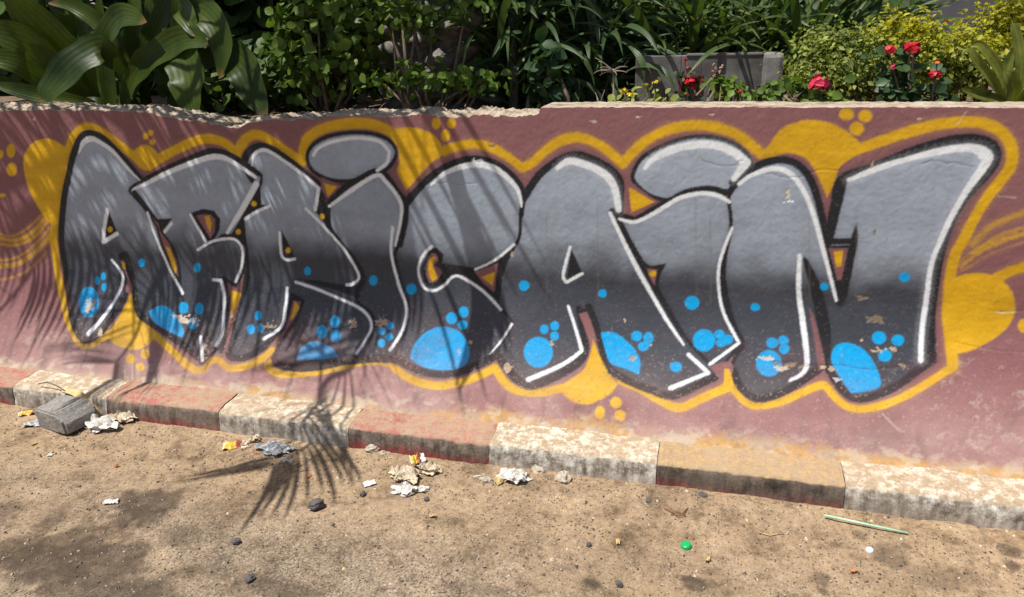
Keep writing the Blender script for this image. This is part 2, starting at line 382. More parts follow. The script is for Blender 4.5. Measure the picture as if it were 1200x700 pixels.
line([(384,240),(400,223),(420,211),(441,201),(452,207),(465,225),(475,241),(492,220),(510,204),(532,192),(555,187),(577,191),(597,204),(609,219),(613,234),(630,208),(650,191),(672,182),(695,187),(717,200),(727,215),(729,238),(724,252),(745,257),(762,249),(785,236),(805,226),(830,222),(850,226)], 8, BLK, **rim)
line([(611,252),(614,232)], 5, BLK, **rim)
line([(384,240),(385,266),(397,284),(413,303),(425,324),(421,338)], 7, BLK, **rim)
line([(475,240),(474,262),(468,287)], 8, BLK, **rim); line([(464,305),(471,332),(480,360),(478,382),(468,402)], 4, BLK, op=.7)
line([(678,362),(684,395),(687,413)], 7, BLK, **rim); line([(690,360),(699,383),(706,408),(712,430),(735,446),(760,456),(788,464),(822,450),(841,440)], 9, BLK, **rim)
line([(718,248),(734,280),(752,310),(772,345),(799,394)], 8, BLK, taper=[1,1.2,.9,.8,.3], **rim)
line([(857,268),(850,300),(848,325),(851,350),(859,382),(869,403),(862,412)], 7, BLK, taper=[.5,.7,1,1.2,1.2], **rim)
line([(858,214),(880,200),(897,191),(917,188),(935,194),(950,212),(960,242),(969,282)], 8, BLK, **rim)
line([(986,210),(1025,195),(1060,181),(1100,168),(1132,163),(1155,166),(1166,176),(1165,190),(1154,206),(1132,231),(1115,260),(1104,290),(1098,318),(1092,355),(1090,392),(1091,422)], 11, BLK, taper=[.6,.9,1,1.1,1.1,1.1,1,.7,.7,.9,1.1,1.2], **rim)
line([(1091,422),(1072,437),(1052,452),(1025,464),(1002,467),(987,457),(975,440),(966,424),(957,434),(932,452),(905,465),(884,467),(867,453),(860,434)], 9, BLK, **rim)
line([(987,211),(981,240),(974,268),(970,284)], 11, BLK, **rim); line([(968,283),(1000,283)], 8, BLK, **rim); line([(1003,266),(1001,282),(996,310),(989,345),(984,356)], 8, BLK, taper=[.3,1,1,1,.8], **rim); line([(968,284),(974,310),(986,355)], 7, BLK, **rim)
line([(943,304),(955,335),(966,385),(968,424)], 12, BLK, taper=[.4,1,1.2,.7], **rim)
poly([(851,228),(858,213),(868,206),(866,216),(856,231)], BLK, **rim); poly([(395,221),(420,208),(440,201),(430,208),(404,218)], BLK, **rim)
# gaps and counters: black, the mauve ground, a touch of yellow
M2 = MAUVE*0.95
def gap(px, inner=None, yl=None): 
    poly(px, BLK, 0.003, smooth=False, rough=.6)
    if inner: poly(inner, M2, 0.003, smooth=False)
    if yl: poly(yl, yel, 0.003, smooth=False)
gap([(156,229),(172,244),(183,257),(202,256),(196,264),(190,271),(204,290),(212,315),(212,338),(203,322),(190,288),(183,266)], [(178,255),(186,262),(187,270),(198,285),(206,305),(209,325),(202,315),(192,290),(185,266)], [(194,289),(199,291),(207,315),(206,321),(202,315)])
gap([(127,246),(138,274),(122,279)], None, None); oval(129,269,3,3.5,yel)
gap([(223,250),(237,245),(250,247),(258,257),(257,270),(250,283),(242,284)], [(230,253),(238,251),(247,252),(252,258),(251,272),(246,280)], [(239,254),(245,253),(248,262),(246,272)])
gap([(304,214),(306,240),(315,241),(286,257),(289,288),(284,287),(270,277),(281,258),(292,236)]); oval(297,239,3.2,3.2,yel); oval(279,272,3,3.2,yel)
gap([(329,270),(335,281),(345,302),(332,302)]); oval(337,294,3,3.5,yel)
gap([(249,326),(262,324),(276,334),(284,316),(290,318),(284,350),(275,382),(268,405),(265,392),(268,362),(266,336)], [(266,331),(276,338),(285,322),(281,350),(272,384),(266,412),(262,412),(267,385),(269,350)], [(271,340),(282,344),(276,362),(273,372),(270,370)])
gap([(340,343),(357,352),(352,366),(338,386),(330,398),(322,412),(318,408),(332,388)], [(343,352),(352,354),(347,370),(330,394),(318,412),(314,406),(334,386)], [(345,354),(351,360),(342,375),(340,374)])
poly([(317,404),(325,398),(320,414),(312,425),(308,418)], M2); line([(318,410),(309,420)], 7, yel)
gap([(375,238),(388,234),(386,262),(376,254),(367,246)]); oval(377,254,3,3.2,yel)
gap([(379,213),(400,216),(392,227),(380,236)], [(376,208),(386,212),(400,218),(384,234),(376,222)], [(379,215),(395,219),(384,231)])
poly([(347,327),(370,329),(395,333),(420,336),(421,349),(416,349),(395,341),(372,335)], BLK, rough=.6)
line([(246,286),(255,282),(262,277),(270,277)], 5, BLK, rough=.6)
# the hook of the C
poly([(504,291),(512,291),(520,299),(517,309),(532,311),(556,314),(580,303),(603,290),(595,301),(588,325),(585,352),(577,348),(562,336),(545,323),(532,322),(521,331),(508,337),(497,331),(494,313)], BLK, smooth=False, rough=.6)
poly([(505,297),(511,298),(513,304),(509,311),(515,316),(517,321),(511,330),(503,332),(499,322),(500,308)], M2); poly([(505,302),(510,302),(507,312),(511,322),(512,327),(506,330),(502,320),(502,310)], yel)
poly([(556,319),(583,309),(579,343),(566,332)], M2, smooth=False); poly([(564,325),(580,319),(577,335)], yel, smooth=False)
gap([(669,291),(682,319),(664,327)])
gap([(752,305),(762,312),(781,309),(774,322),(769,346),(760,328)], [(758,315),(770,316),(767,335),(762,326)], None); oval(765,321,4,3.6,yel)
poly([(678,368),(688,366),(695,385),(697,399),(690,420),(684,430),(691,408),(685,385)], M2); poly([(695,398),(702,416),(712,436),(700,448),(683,436),(690,422)], yel, 0.004, lidv=9)
gap([(733,216),(768,238),(745,252),(737,250)], [(732,212),(740,214),(770,236),(744,254),(731,250)], [(737,220),(742,222),(767,237),(752,244),(740,249)])
gap([(968,288),(998,287),(985,350)], [(971,291),(994,291),(986,328),(981,328)], [(977,295),(988,294),(986,312),(980,313)])
poly([(948,360),(954,372),(960,395),(967,428),(959,434),(955,405)], M2, op=.85)
poly([(832,430),(850,424),(860,428),(856,446),(845,446)], M2); poly([(849,432),(855,434),(860,454),(848,455)], yel)
poly([(140,306),(145,305),(148,318),(155,338),(152,345),(147,340),(149,326)], M2); poly([(142,307),(146,308),(147,316),(144,314)], yel)
# mauve seam between black rim and yellow bubbles where they touched
# white highlights
W_ = dict(rough=0.5, patch=.12)
for px, w, tp in (([(92,180),(97,168),(106,163),(115,166),(131,177),(148,196),(163,211)],5,[.3,1,1.2,1,1,.8,.3]),
    ([(126,246),(122,268),(121,284),(137,274)],4,None),([(173,250),(179,268),(188,292),(200,318),(214,344)],3.2,None),([(131,305),(144,325),(136,350),(120,373),(104,391)],3.5,[.7,.8,1,1.2,1.6]),
    ([(156,222),(172,215),(200,201),(237,187),(255,184),(270,189),(299,208)],5,[.4,.9,1,1.2,1.2,1,.7]),([(300,216),(283,246),(266,273)],6,[1.1,1,.6]),([(223,252),(232,268),(241,283)],3.2,None),
    ([(193,272),(201,262)],3,None),([(232,293),(247,284),(265,280),(277,282),(284,293),(283,310),(276,330)],3,None),([(250,328),(259,329),(262,345),(262,370),(260,390),(253,405)],3.6,None),([(235,395),(237,422)],4,[.8,1]),
    ([(295,194),(297,182),(308,176),(322,182),(352,203),(373,221),(369,246)],4,[.5,.8,1,1,1,1,1]),([(287,257),(301,248),(315,242)],3.2,None),([(327,273),(328,290),(330,301),(336,305),(345,304)],3,None),
    ([(358,245),(380,267),(403,293),(416,314),(420,326),(413,333),(406,334)],3.2,None),([(346,331),(365,337),(385,345),(415,358),(430,369),(435,383),(428,398),(418,414)],3.2,None),([(336,338),(334,362),(329,383),(309,397)],3.6,None),
    ([(386,242),(412,223),(440,206),(451,212),(469,237),(469,260),(463,288)],4.5,[.7,1,1,1,1,.8,.5]),([(460,267),(458,290),(460,308),(467,334),(476,360),(474,380),(466,397),(457,410)],3.6,None),
    ([(367,182),(374,173),(391,166),(418,162),(444,166),(456,178),(453,191),(442,200)],3.8,None),
    ([(505,217),(520,204),(540,196),(560,193),(578,197),(595,209),(607,224),(611,242)],6,[.4,.8,1,1.1,1.2,1,.8,.4]),([(506,289),(496,299),(490,316),(495,335),(507,341),(520,335),(530,325),(540,325),(560,337),(573,348),(587,363)],3.4,None),([(557,316),(580,305),(602,287)],3,None),([(600,380),(587,400),(574,415)],3,[1,.8,.4]),
    ([(653,197),(667,189),(685,193),(708,204),(720,220),(725,246)],8.5,[.6,1,1,1,1,.8]),([(668,290),(660,322),(664,331),(682,321)],3.4,None),([(666,359),(675,387),(682,411),(660,427),(619,445)],4,[.8,.9,1,1.2,1.5]),
    ([(715,250),(735,292),(755,330),(780,373),(801,404)],5,[.8,1,1,.9,.5]),([(807,416),(830,437),(786,455)],4.5,[1,1,1.2]),
    ([(726,257),(745,260),(770,248),(795,233),(820,227),(840,229),(855,237)],5,[.6,.9,1,1,1,1,.7]),([(756,197),(765,187),(787,176),(815,170),(840,171),(862,180),(874,191),(860,210)],9,[.5,.8,1,1,1,1.1,1.2,.7]),
    ([(858,268),(850,287),(843,310),(842,335),(848,367),(866,402),(832,427)],3.6,None),
    ([(866,216),(880,206),(904,198),(922,201),(937,216),(950,242),(964,290),(980,352)],5.5,[.7,.9,1.1,1.1,1,1,.9,.6]),([(937,300),(936,342),(941,380),(945,430),(926,446)],5.5,[.9,1,1.2,1,.6]),
    ([(995,211),(1030,197),(1070,185),(1110,176),(1140,174),(1155,182),(1155,192),(1132,225),(1112,260),(1098,292),(1091,312),(1085,355),(1080,392),(1079,423)],7,[.7,1,1,1.1,1.3,1.9,1.5,1,.9,.8,.8,.8,.9,.8])):
    line(px, w, WHT, 0.0028, taper=tp, **W_)
# blue spots
B_ = dict(rough=0.5, soft=0.0028, patch=.18)
for u, v, a, b in ((104,354,12,18),(114,329,3,5),(121,324,3,4.5),(122,337,3,5),(166,308,4,5),(215,361,6,7),(233,362,5,7),(226,379,6,7),(231,314,4,5.5),(302,370,4,5.5),(294,386,4.5,6),(305,385,4,5),(360,318,4,5),
                   (377,389,6,8),(392,377,5.5,7),(393,394,6.5,7.5),(437,329,5,6),(457,382,4.5,4.5),(447,388,4.5,4.5),(456,395,4.5,4.5),(447,402,5,5),(529,373,6.5,7),(543,366,6,6.5),(542,381,5.5,5.5),(482,339,6,6.5),
                   (631,413,17,18),(638,386,5,5.5),(650,382,5,5.5),(650,394,5,5.5),(614,335,6,6),(706,344,5,5),(746,394,6.5,6),(760,396,6,7),(754,406,6.5,5.5),(792,430,7,6),(811,355,8.5,8),(825,399,13,13),(843,392,6,5.5),(853,398,6,6),(845,402,6,5),
                   (885,360,5.5,4.5),(901,426,15,15.5),(905,402,7,6),(918,399,6,5.5),(919,409,6,6),(966,336,5,4.5),(1060,325,6.5,5.5),(1030,396,8.5,7.5),(1052,399,7.5,6.5),(1037,417,8,7)):
    oval(u, v, a, b, BLU, **B_)
for px in ([(174,365),(190,358),(203,366),(215,386),(214,396),(195,387),(180,377)],[(347,422),(351,410),(362,401),(375,401),(390,409),(397,418),(375,421)],
           [(480,420),(485,405),(497,391),(515,383),(535,387),(547,400),(550,417),(542,430),(520,434),(495,430)],[(704,390),(720,390),(740,405),(750,422),(749,439),(732,432),(715,425),(708,406)],
           [(974,417),(980,405),(995,402),(1012,410),(1025,427),(1032,446),(1030,454),(1015,459),(997,461),(987,447),(976,428)]):
    poly(px, BLU, **B_)
# ---- wear: chips down to plaster, cracks, dust and worn foot
TAN = np.array([0.50, 0.38, 0.27]); CREAM = np.array([0.66, 0.57, 0.44]); DARK = np.array([0.05, 0.04, 0.035])
def chip(u, v, a, b, col=TAN, depth=0.0012, op=.85):
    P = wall_pt(u, v); sc = wall_scale(u, v); W = window(np.array([P]), max(a, b)*sc*1.6)
    d = np.hypot((XX[W]-P[0])/(a*sc), (SS[W]-P[1])/(b*sc)) - 0.75 + 2.6*(fbm(XX[W]*75, SS[W]*95, int(u), 3)-0.5)
    al = np.clip(0.5-d*4, 0, 1)*op
    paint[W] = paint[W]*(1-al[..., None])+col*(0.8+0.4*fbm(XX[W]*90, SS[W]*90, 8, 2))[..., None]*al[..., None]
    relief[W] -= depth*al; gloss[W] = gloss[W]*(1-al)+.9*al
for c in ((217,374,15,5,CREAM*1.1),(224,378,6,3,WHT),(215,371,4,4,DARK),(243,408,4,12,TAN),(315,383,7,5),(414,380,5,6),(447,377,8,8,TAN),(104,361,4,7,CREAM),(110,356,2,5),(272,370,3,6),(596,433,5,6),(551,401,3,3),(537,411,2,3),
          (925,229,4,6,CREAM),(923,236,5,3,WHT),(40,138,2.5,2.5,CREAM),(899,420,9,3,CREAM),(925,428,14,4,TAN*.6),(915,432,10,3,CREAM),(972,432,10,3,TAN),(1030,410,8,3),(1045,410,4,3),(1010,398,3,2),(983,445,5,3,WHT*.7),
          (646,402,3,3),(740,420,5,3,TAN*.8),(1022,194,1.5,5,TAN),(600,299,1.5,3),(732,375,2,3),(1012,350,7,5,TAN*.5),(1025,375,8,6,TAN*.45),(1025,272,1.5,4,TAN*.5),(345,268,2,2),(762,405,2,2),(1040,431,12,3,DARK*1.5),(1060,430,6,4,TAN*.7),
          (560,190,6,3,WHT*.8),(575,172,4,2,TAN*.6),(118,390,3,4,CREAM),(820,186,1.8,1.6,YEL),(694,142,5,2,CREAM*.8),(750,136,6,2,CREAM*.8),(835,134,3,1.5,CREAM),(1075,140,3,1.5,CREAM)):
    chip(*c)
def crack(px, w=1.2, op=.75, col=DARK):
    w = w*.7; op = op*.8 
    P = [(u+rng.normal(0, 1.0), v+rng.normal(0, 1.0)) for u, v in cat(px, 4)]
    line(P, w, col, 0.002, smooth=False, op=op)
    Q = to_wall(P); W = window(Q, .02); d = dist_line(Q, W); relief[W] -= 0.0012*np.clip(1-d/0.004, 0, 1)
crack([(905,424),(930,426),(950,429),(985,428),(1010,433),(1035,432),(1062,430)], 1.5); crack([(905,428),(925,424),(960,431)], 1.2); crack([(900,205),(930,208),(960,200),(985,199)], .8, .5); crack([(1080,192),(1110,190),(1140,196)], .8, .4)
crack([(635,496),(655,490),(665,494),(680,496)], 1.2, .6); crack([(1120,402),(1160,410),(1204,413)], 1.2, .5); crack([(505,214),(530,216),(560,215)], .8, .4); crack([(1160,365),(1185,366),(1204,362)], 1, .5); crack([(820,188),(850,194),(870,190)], .7, .3)
line([(1170,230),(1190,232)], 1.5, CREAM, op=.5); line([(1168,366),(1178,367),(1190,365)], 2, CREAM, op=.6); line([(1034,485),(1052,503),(1060,506)], 1.6, CREAM, op=.6); line([(1122,146),(1132,132)], 1.4, CREAM, op=.6)
for u in (832,700,1003,948,815,640):           # old drips running down the paint
    line([(u,225+rng.uniform(0,40)),(u+1,300+rng.uniform(0,60)),(u,350)], 1.2, TAN*.4, 0.004, op=.35)
for u, v0, v1 in ((938,470,525),(944,475,520),(860,455,500),(1078,478,510),(760,470,500)): line([(u,v0),(u+1,(v0+v1)/2),(u-1,v1)], 3, DARK*1.6, 0.010, op=.28)
oval(705,497,14,10,DARK*1.5,0.02,op=.45); oval(1030,520,26,22,DARK*2,0.05,op=.45)
# general pitting and pale scuffs, denser low down where splashes and feet reach
low = sstep(0.55, 0.10, ZZ)
n1 = fbm(XX*70, SS*80, 61, 4); n2 = fbm(XX*4.5, SS*7, 62, 4); n3 = fbm(XX*150, SS*150, 63, 3); n4 = fbm(XX*22+3*n1, SS*30, 68, 5)
onp = np.where(lid > 0, 0.30, 1.0)
def wear(a, col):
    global paint
    paint = paint*(1-a[..., None])+col*a[..., None]
rgt = sstep(on_y(1040, 400, 0)[0], on_y(1130, 400, 0)[0], XX)*sstep(.12, .2, ZZ)*sstep(.62, .35, ZZ)
wear(np.clip((n4-0.60+0.05*rgt)*8, 0, 1)*np.clip((n1-.40)*4, 0, 1)*np.clip(low*np.clip(n2*3.0-1.2, 0, 1)+.35*rgt, 0, .45)*onp, CREAM*0.8)
wear(np.clip((n3-0.70)*12, 0, 1)*(0.10+0.45*low), TAN)
wear(np.clip((fbm(XX*120, SS*120, 69, 2)-0.76)*14, 0, 1)*(0.12+0.35*low), DARK)
wear(sstep(0.46, 0.10, ZZ+0.12*(n2-0.5))*(0.25+0.50*np.clip(n2*2-.55, 0, 1))*np.where(lid > 0, .45, 1), np.array([.47,.315,.285]))
wear(np.clip((fbm(XX*5, SS*8, 67, 5)-.52)*6, 0, 1)*sstep(.55,.25,ZZ)*.28, np.array([.19,.080,.078]))
wear(np.clip((fbm(XX*16, SS*5, 70, 4)-.58)*6, 0, 1)*sstep(.34,.18,ZZ)*.35*onp, np.array([.10,.075,.065]))
foot = sstep(0.150, 0.108, ZZ+0.07*(n2-0.5)+0.05*(n1-.5))*.85
fc = TAN*(0.65+0.6*n1)[..., None]; och = np.array([.56,.33,.11]); k = sstep(.46,.60,fbm(XX*2.6,SS*3+9,64,3))[..., None]
k = np.clip(k*1.2-(1-n1[..., None])*.5, 0, 1)*np.clip((n4[..., None]-.36)*5, 0, 1)
wear(foot, fc*(1-k)+och*k*(0.6+.7*n1[..., None]))
wear(np.clip((fbm(XX*26, SS*40, 66, 5)-.56)*10, 0, 1)*sstep(.19,.12,ZZ)*.42*onp, CREAM*.92)
gloss = np.clip(gloss+0.15*low, 0, 1)
paint = np.clip(paint, 0.002, 0.85)

# ---- the wall face itself
relief += 0.010*(fbm(XX*1.3, SS*1.6, 71, 2)-0.5) + 0.0035*(fbm(XX*7, SS*7, 72, 3)-0.5) + 0.0006*(fbm(XX*34, SS*34, 73, 2)-0.5) + 0.0007*(fbm(XX*95, SS*95, 74, 1)-0.5)
relief += low*0.010*(fbm(XX*9, SS*12, 75, 4)-0.5)
YYs = yprof(ZZ); dz = 1e-3; sl_ = (yprof(ZZ+dz)-yprof(ZZ-dz))/(2*dz); nn = 1/np.sqrt(1+sl_**2)
PX = XX; PY = YYs - relief*nn; PZ = ZZ + relief*sl_*nn
PZ[-1] = ZZ[-1]; 
P3 = np.stack([PX, PY, PZ], -1)
du = np.gradient(P3, axis=1); dv = np.gradient(P3, axis=0); NRM = np.cross(du, dv); NRM /= np.linalg.norm(NRM, axis=-1, keepdims=True)
nr, nc = XX.shape; FACES = grid_faces(nr, nc)
Pf = P3.reshape(-1, 3); Nf = NRM.reshape(-1, 3); Cf = np.concatenate([paint, gloss[..., None]], -1).reshape(-1, 4)
fl = lid.reshape(-1)[FACES[:, 0]]

m, nt, b, out = new_mat('painted_plaster')
at = N(nt, 'ShaderNodeAttribute', attribute_name='paint'); p = pos(nt)
n = noise(nt, 260, 3, 0.6, p); n2_ = noise(nt, 900, 2, 0.5, p)
r = ramp(nt, n.outputs[0], [(0.3, (0.90, 0.90, 0.90)), (0.7, (1.07, 1.07, 1.07))])
nt.links.new(mix(nt, 1.0, at.outputs['Color'], r.outputs[0], 'MULTIPLY'), b.inputs['Base Color'])
nt.links.new(at.outputs['Alpha'], b.inputs['Roughness']); b.inputs['Specular IOR Level'].default_value = 0.25
bump(nt, b, n.outputs[0], 0.25, 0.0012)
MAT_WALL = m
wall = thing('painted_wall', 'mauve plastered garden wall with grey and yellow graffiti and a broken top', 'wall', (-1.0, 0, 0.0))
def wall_part(name, sel, label=None):
    f = FACES[sel]; idx, inv = np.unique(f, return_inverse=True); f = inv.reshape(f.shape)
    o = mesh_obj(name, Pf[idx]-np.array(wall.location), f, MAT_WALL, wall, True, {'paint': Cf[idx]})
    o.data.normals_split_custom_set_from_vertices(Nf[idx])
    if label: o['label'] = label
    return o
wall_part('plaster_face', fl == 0, 'mauve plaster with worn cream patches towards its foot')
wall_part('outline', fl == 9, 'yellow painted outline with bubbles around the lettering')
for k, nm in enumerate('A F R i C A i N'.split(), 1):
    lab = {1: 'grey painted letter A beside the yellow bubble and loops', 6: 'grey painted letter A between C and i', 4: 'grey painted letter i after R with an oval dot', 7: 'grey painted letter i before N with a big oval dot'}.get(k, 'grey painted letter %s with blue spots' % nm)
    wall_part('letter', fl == k, lab)
# broken / trowelled top
TH = 0.19; nt_ = 16
tt = np.linspace(0, 1, nt_); XT, TT = np.meshgrid(xs, tt)
brk = sstep(-0.03, -0.10, XT-on_y(640, 125, 0)[0])
zb = edge[None, :] + 0*TT
sm = np.interp(xs, ex, ez); crest = np.convolve(np.pad(sm, 60, 'edge'), np.ones(121)/121, 'valid')[None, :]
hump = (0.019*np.sin(np.pi*np.clip(TT*1.1, 0, 1))**.6*(0.25+1.1*fbm(XT*9, TT*1.5, 81, 3)) + (0.016*(fbm(XT*16, TT*3, 85, 3)-.5)+0.014*(fbm(XT*38, TT*7, 82, 3)-0.5)+0.016*(fbm(XT*105, TT*20, 86, 2)-.5))*np.minimum(1, TT*6))
zt_ = zb*(1-sstep(0, .5, TT)) + (crest*0+zb)*sstep(0, .5, TT) + brk*hump + (1-brk)*(0.004*(fbm(XT*6, TT*3, 83, 3)-0.5)*np.minimum(1, TT*8))
yt_ = TT*TH + (fbm(XT*30, TT*4, 84, 2)-0.5)*0.012*np.minimum(1, TT*6)
yt_[0] = P3[-1, :, 1]
m, nt, b, out = new_mat('broken_concrete'); p = pos(nt)
n = noise(nt, 14, 6, 0.65, p); n2_ = noise(nt, 120, 4, 0.6, p)
r = ramp(nt, n.outputs[0], [(0.34, (0.24, 0.175, 0.13)), (0.50, (0.48, 0.38, 0.28)), (0.68, (0.62, 0.53, 0.41))])
r2 = ramp(nt, n2_.outputs[0], [(0.3, (0.6, 0.58, 0.55)), (0.6, (1.0, 1.0, 1.0))])
nt.links.new(mix(nt, 1.0, r.outputs[0], r2.outputs[0], 'MULTIPLY'), b.inputs['Base Color']); b.inputs['Roughness'].default_value = 0.95
bump(nt, b, n2_.outputs[0], 0.7, 0.006); MAT_CONC = m
top = mesh_obj('broken_top', np.stack([XT, yt_, zt_], -1).reshape(-1, 3)-np.array(wall.location), grid_faces(nt_, nc), MAT_CONC, wall)
top['label'] = 'pale broken concrete edge along the top of the wall'
VB = np.stack([np.stack([xs, yt_[-1], zt_[-1]], -1), np.stack([xs, np.full(nc, TH), np.full(nc, .5)], -1)]).reshape(-1, 3)
mesh_obj('back_face', VB-np.array(wall.location), grid_faces(2, nc), MAT_CONC, wall)

# ================================================================== ROAD, KERB, SOIL
gx = np.concatenate([-np.geomspace(150, 3.4, 40), np.arange(-3.35, 1.45, 0.0065), np.geomspace(1.5, 150, 40)])
gy = np.concatenate([-np.geomspace(150, 1.75, 40), np.arange(-1.70, -0.33, 0.0065), [-0.2, 0.0, 0.15]])
GX, GY = np.meshgrid(gx, gy)
near = sstep(-1.72, -1.6, GY)*sstep(-3.4, -3.2, GX)*sstep(1.45, 1.3, GX)
GZ = 0.010*(fbm(GX*1.1, GY*1.1, 91, 3)-0.5) + near*(0.006*(fbm(GX*8, GY*8, 92, 4)-0.5) + 0.0035*(fbm(GX*45, GY*45, 93, 2)-0.5) + 0.0022*(fbm(GX*120, GY*120, 94, 1)-0.5))
drift = sstep(-0.62, -0.37, GY + 0.12*(fbm(GX*4, GY*4, 95, 3)-0.5))
GZ += drift*0.016*(0.3+fbm(GX*5, GY*5, 96, 3))
GZ = np.where(GY > -0.34, -0.02, GZ)
stain = np.zeros(GX.shape); sand = np.clip(0.30+drift*0.5+1.6*(fbm(GX*1.7, GY*2.4, 97, 5)-0.5), 0, 1)
sand = np.maximum(sand, 0.75*sstep(-1.05, -0.6, GY))
gwob = fbm(GX*9, GY*9, 98, 4)-0.5
for u, v, ru, rv, op in ((165,597,36,22,.85),(62,610,20,16,.55),(85,655,105,38,.9),(215,632,40,13,.5),(20,640,40,12,.5),(105,690,95,22,.7),(330,690,60,14,.45),(560,690,50,10,.35),(10,600,30,20,.5),(245,668,36,10,.4),(240,596,18,6,.2),(1040,655,24,13,.6),(962,678,13,8,.6),(965,694,8,5,.6),(1005,628,12,5,.55),(978,640,8,4,.4),(1185,650,11,6,.7),(1188,665,9,5,.6),
                         (690,682,14,8,.8),(812,683,16,9,.75),(660,665,20,6,.3),(470,640,28,8,.3),(1110,680,50,16,.4),(360,560,8,4,.2),(520,610,30,7,.25),(800,605,20,8,.2)):
    c = on_z(u, v); a = on_z(u+ru, v); d = on_z(u, v+rv)
    rx = np.linalg.norm(a-c); ry = np.linalg.norm(d-c)
    e = np.hypot((GX-c[0])/rx, (GY-c[1])/ry) + 1.7*gwob + .5*(fbm(GX*60, GY*60, 99, 2)-.5)
    stain = np.maximum(stain, min(1, op*1.3)*sstep(1.15, .55, e)*(.75+.25*np.clip((fbm(GX*30, GY*30, 100, 3)-.3)*3, 0, 1)))
m, nt, b, out = new_mat('sandy_asphalt'); p = pos(nt)
sa = N(nt, 'ShaderNodeAttribute', attribute_name='sand'); st = N(nt, 'ShaderNodeAttribute', attribute_name='stain')
n1_ = noise(nt, 60, 5, 0.7, p); n2_ = noise(nt, 420, 3, 0.6, p)
vo = N(nt, 'ShaderNodeTexVoronoi'); vo.inputs['Scale'].default_value = 190; nt.links.new(p, vo.inputs['Vector'])
sandc = ramp(nt, n1_.outputs[0], [(0.25, (0.30, 0.202, 0.118)), (0.5, (0.44, 0.305, 0.182)), (0.78, (0.58, 0.43, 0.275))])
asp = ramp(nt, vo.outputs['Color'], [(0.0, (0.09, 0.075, 0.06)), (0.35, (0.26, 0.20, 0.14)), (0.7, (0.36, 0.275, 0.19)), (1.0, (0.52, 0.45, 0.36))])
mm = N(nt, 'ShaderNodeMath', operation='MULTIPLY_ADD'); nt.links.new(n1_.outputs[0], mm.inputs[0]); mm.inputs[1].default_value = 0.9; mm.inputs[2].default_value = -0.45
ms = N(nt, 'ShaderNodeMath', operation='ADD', use_clamp=True); nt.links.new(sa.outputs['Fac'], ms.inputs[0]); nt.links.new(mm.outputs[0], ms.inputs[1])
c = mix(nt, ms.outputs[0], asp.outputs[0], sandc.outputs[0])
# grit: dark and pale grains lying in the sand
vg = N(nt, 'ShaderNodeTexVoronoi'); vg.inputs['Scale'].default_value = 105; nt.links.new(p, vg.inputs['Vector'])
gsz = ramp(nt, vg.outputs['Distance'], [(0.22, (1, 1, 1)), (0.34, (0, 0, 0))])
sx = N(nt, 'ShaderNodeSeparateColor'); nt.links.new(vg.outputs['Color'], sx.inputs[0])
gpick = ramp(nt, sx.outputs[0], [(0.60, (0, 0, 0)), (0.62, (1, 1, 1))])
gm = N(nt, 'ShaderNodeMath', operation='MULTIPLY'); nt.links.new(gsz.outputs[0], gm.inputs[0]); nt.links.new(gpick.outputs[0], gm.inputs[1])
gcol = ramp(nt, sx.outputs[1], [(0.0, (0.05, 0.045, 0.04)), (0.6, (0.15, 0.125, 0.10)), (0.85, (0.5, 0.42, 0.32)), (1.0, (0.62, 0.58, 0.5))])
c = mix(nt, gm.outputs[0], c, gcol.outputs[0])
f2 = ramp(nt, n2_.outputs[0], [(0.3, (0.78, 0.78, 0.78)), (0.7, (1.16, 1.16, 1.16))]); c = mix(nt, 1.0, c, f2.outputs[0], 'MULTIPLY')
nb = noise(nt, 3.2, 6, .7, p); rb = ramp(nt, nb.outputs[0], [(.34, (.52,.50,.48)), (.46, (.90,.89,.88)), (.58, (1.02,1.02,1.02)), (.72, (1.22,1.21,1.20))]); c = mix(nt, 1.0, c, rb.outputs[0], 'MULTIPLY')
nm_ = noise(nt, 12, 9, .78, p); rm_ = ramp(nt, nm_.outputs[0], [(.38, (.52,.50,.48)), (.48, (.88,.87,.86)), (.60, (1.0,1.0,1.0)), (.72, (1.14,1.13,1.12))]); c = mix(nt, 1.0, c, rm_.outputs[0], 'MULTIPLY')
c = mix(nt, st.outputs['Fac'], c, mix(nt, 0.85, c, (0.060, 0.043, 0.030)))
nt.links.new(c, b.inputs['Base Color']); b.inputs['Roughness'].default_value = 0.95; b.inputs['Specular IOR Level'].default_value = 0.2
hs = N(nt, 'ShaderNodeMath', operation='MULTIPLY_ADD'); nt.links.new(gm.outputs[0], hs.inputs[0]); hs.inputs[1].default_value = 0.8; nt.links.new(n2_.outputs[0], hs.inputs[2])
bump(nt, b, hs.outputs[0], 0.6, 0.003)
road = struct(mesh_obj('road', np.stack([GX, GY, GZ], -1).reshape(-1, 3), grid_faces(*GX.shape), m, None, True, {'sand': sand.ravel(), 'stain': stain.ravel()}))
def road_z(x, y):
    j = np.clip(np.searchsorted(gx, x), 1, len(gx)-1); i = np.clip(np.searchsorted(gy, y), 1, len(gy)-1); return float(GZ[i, j])

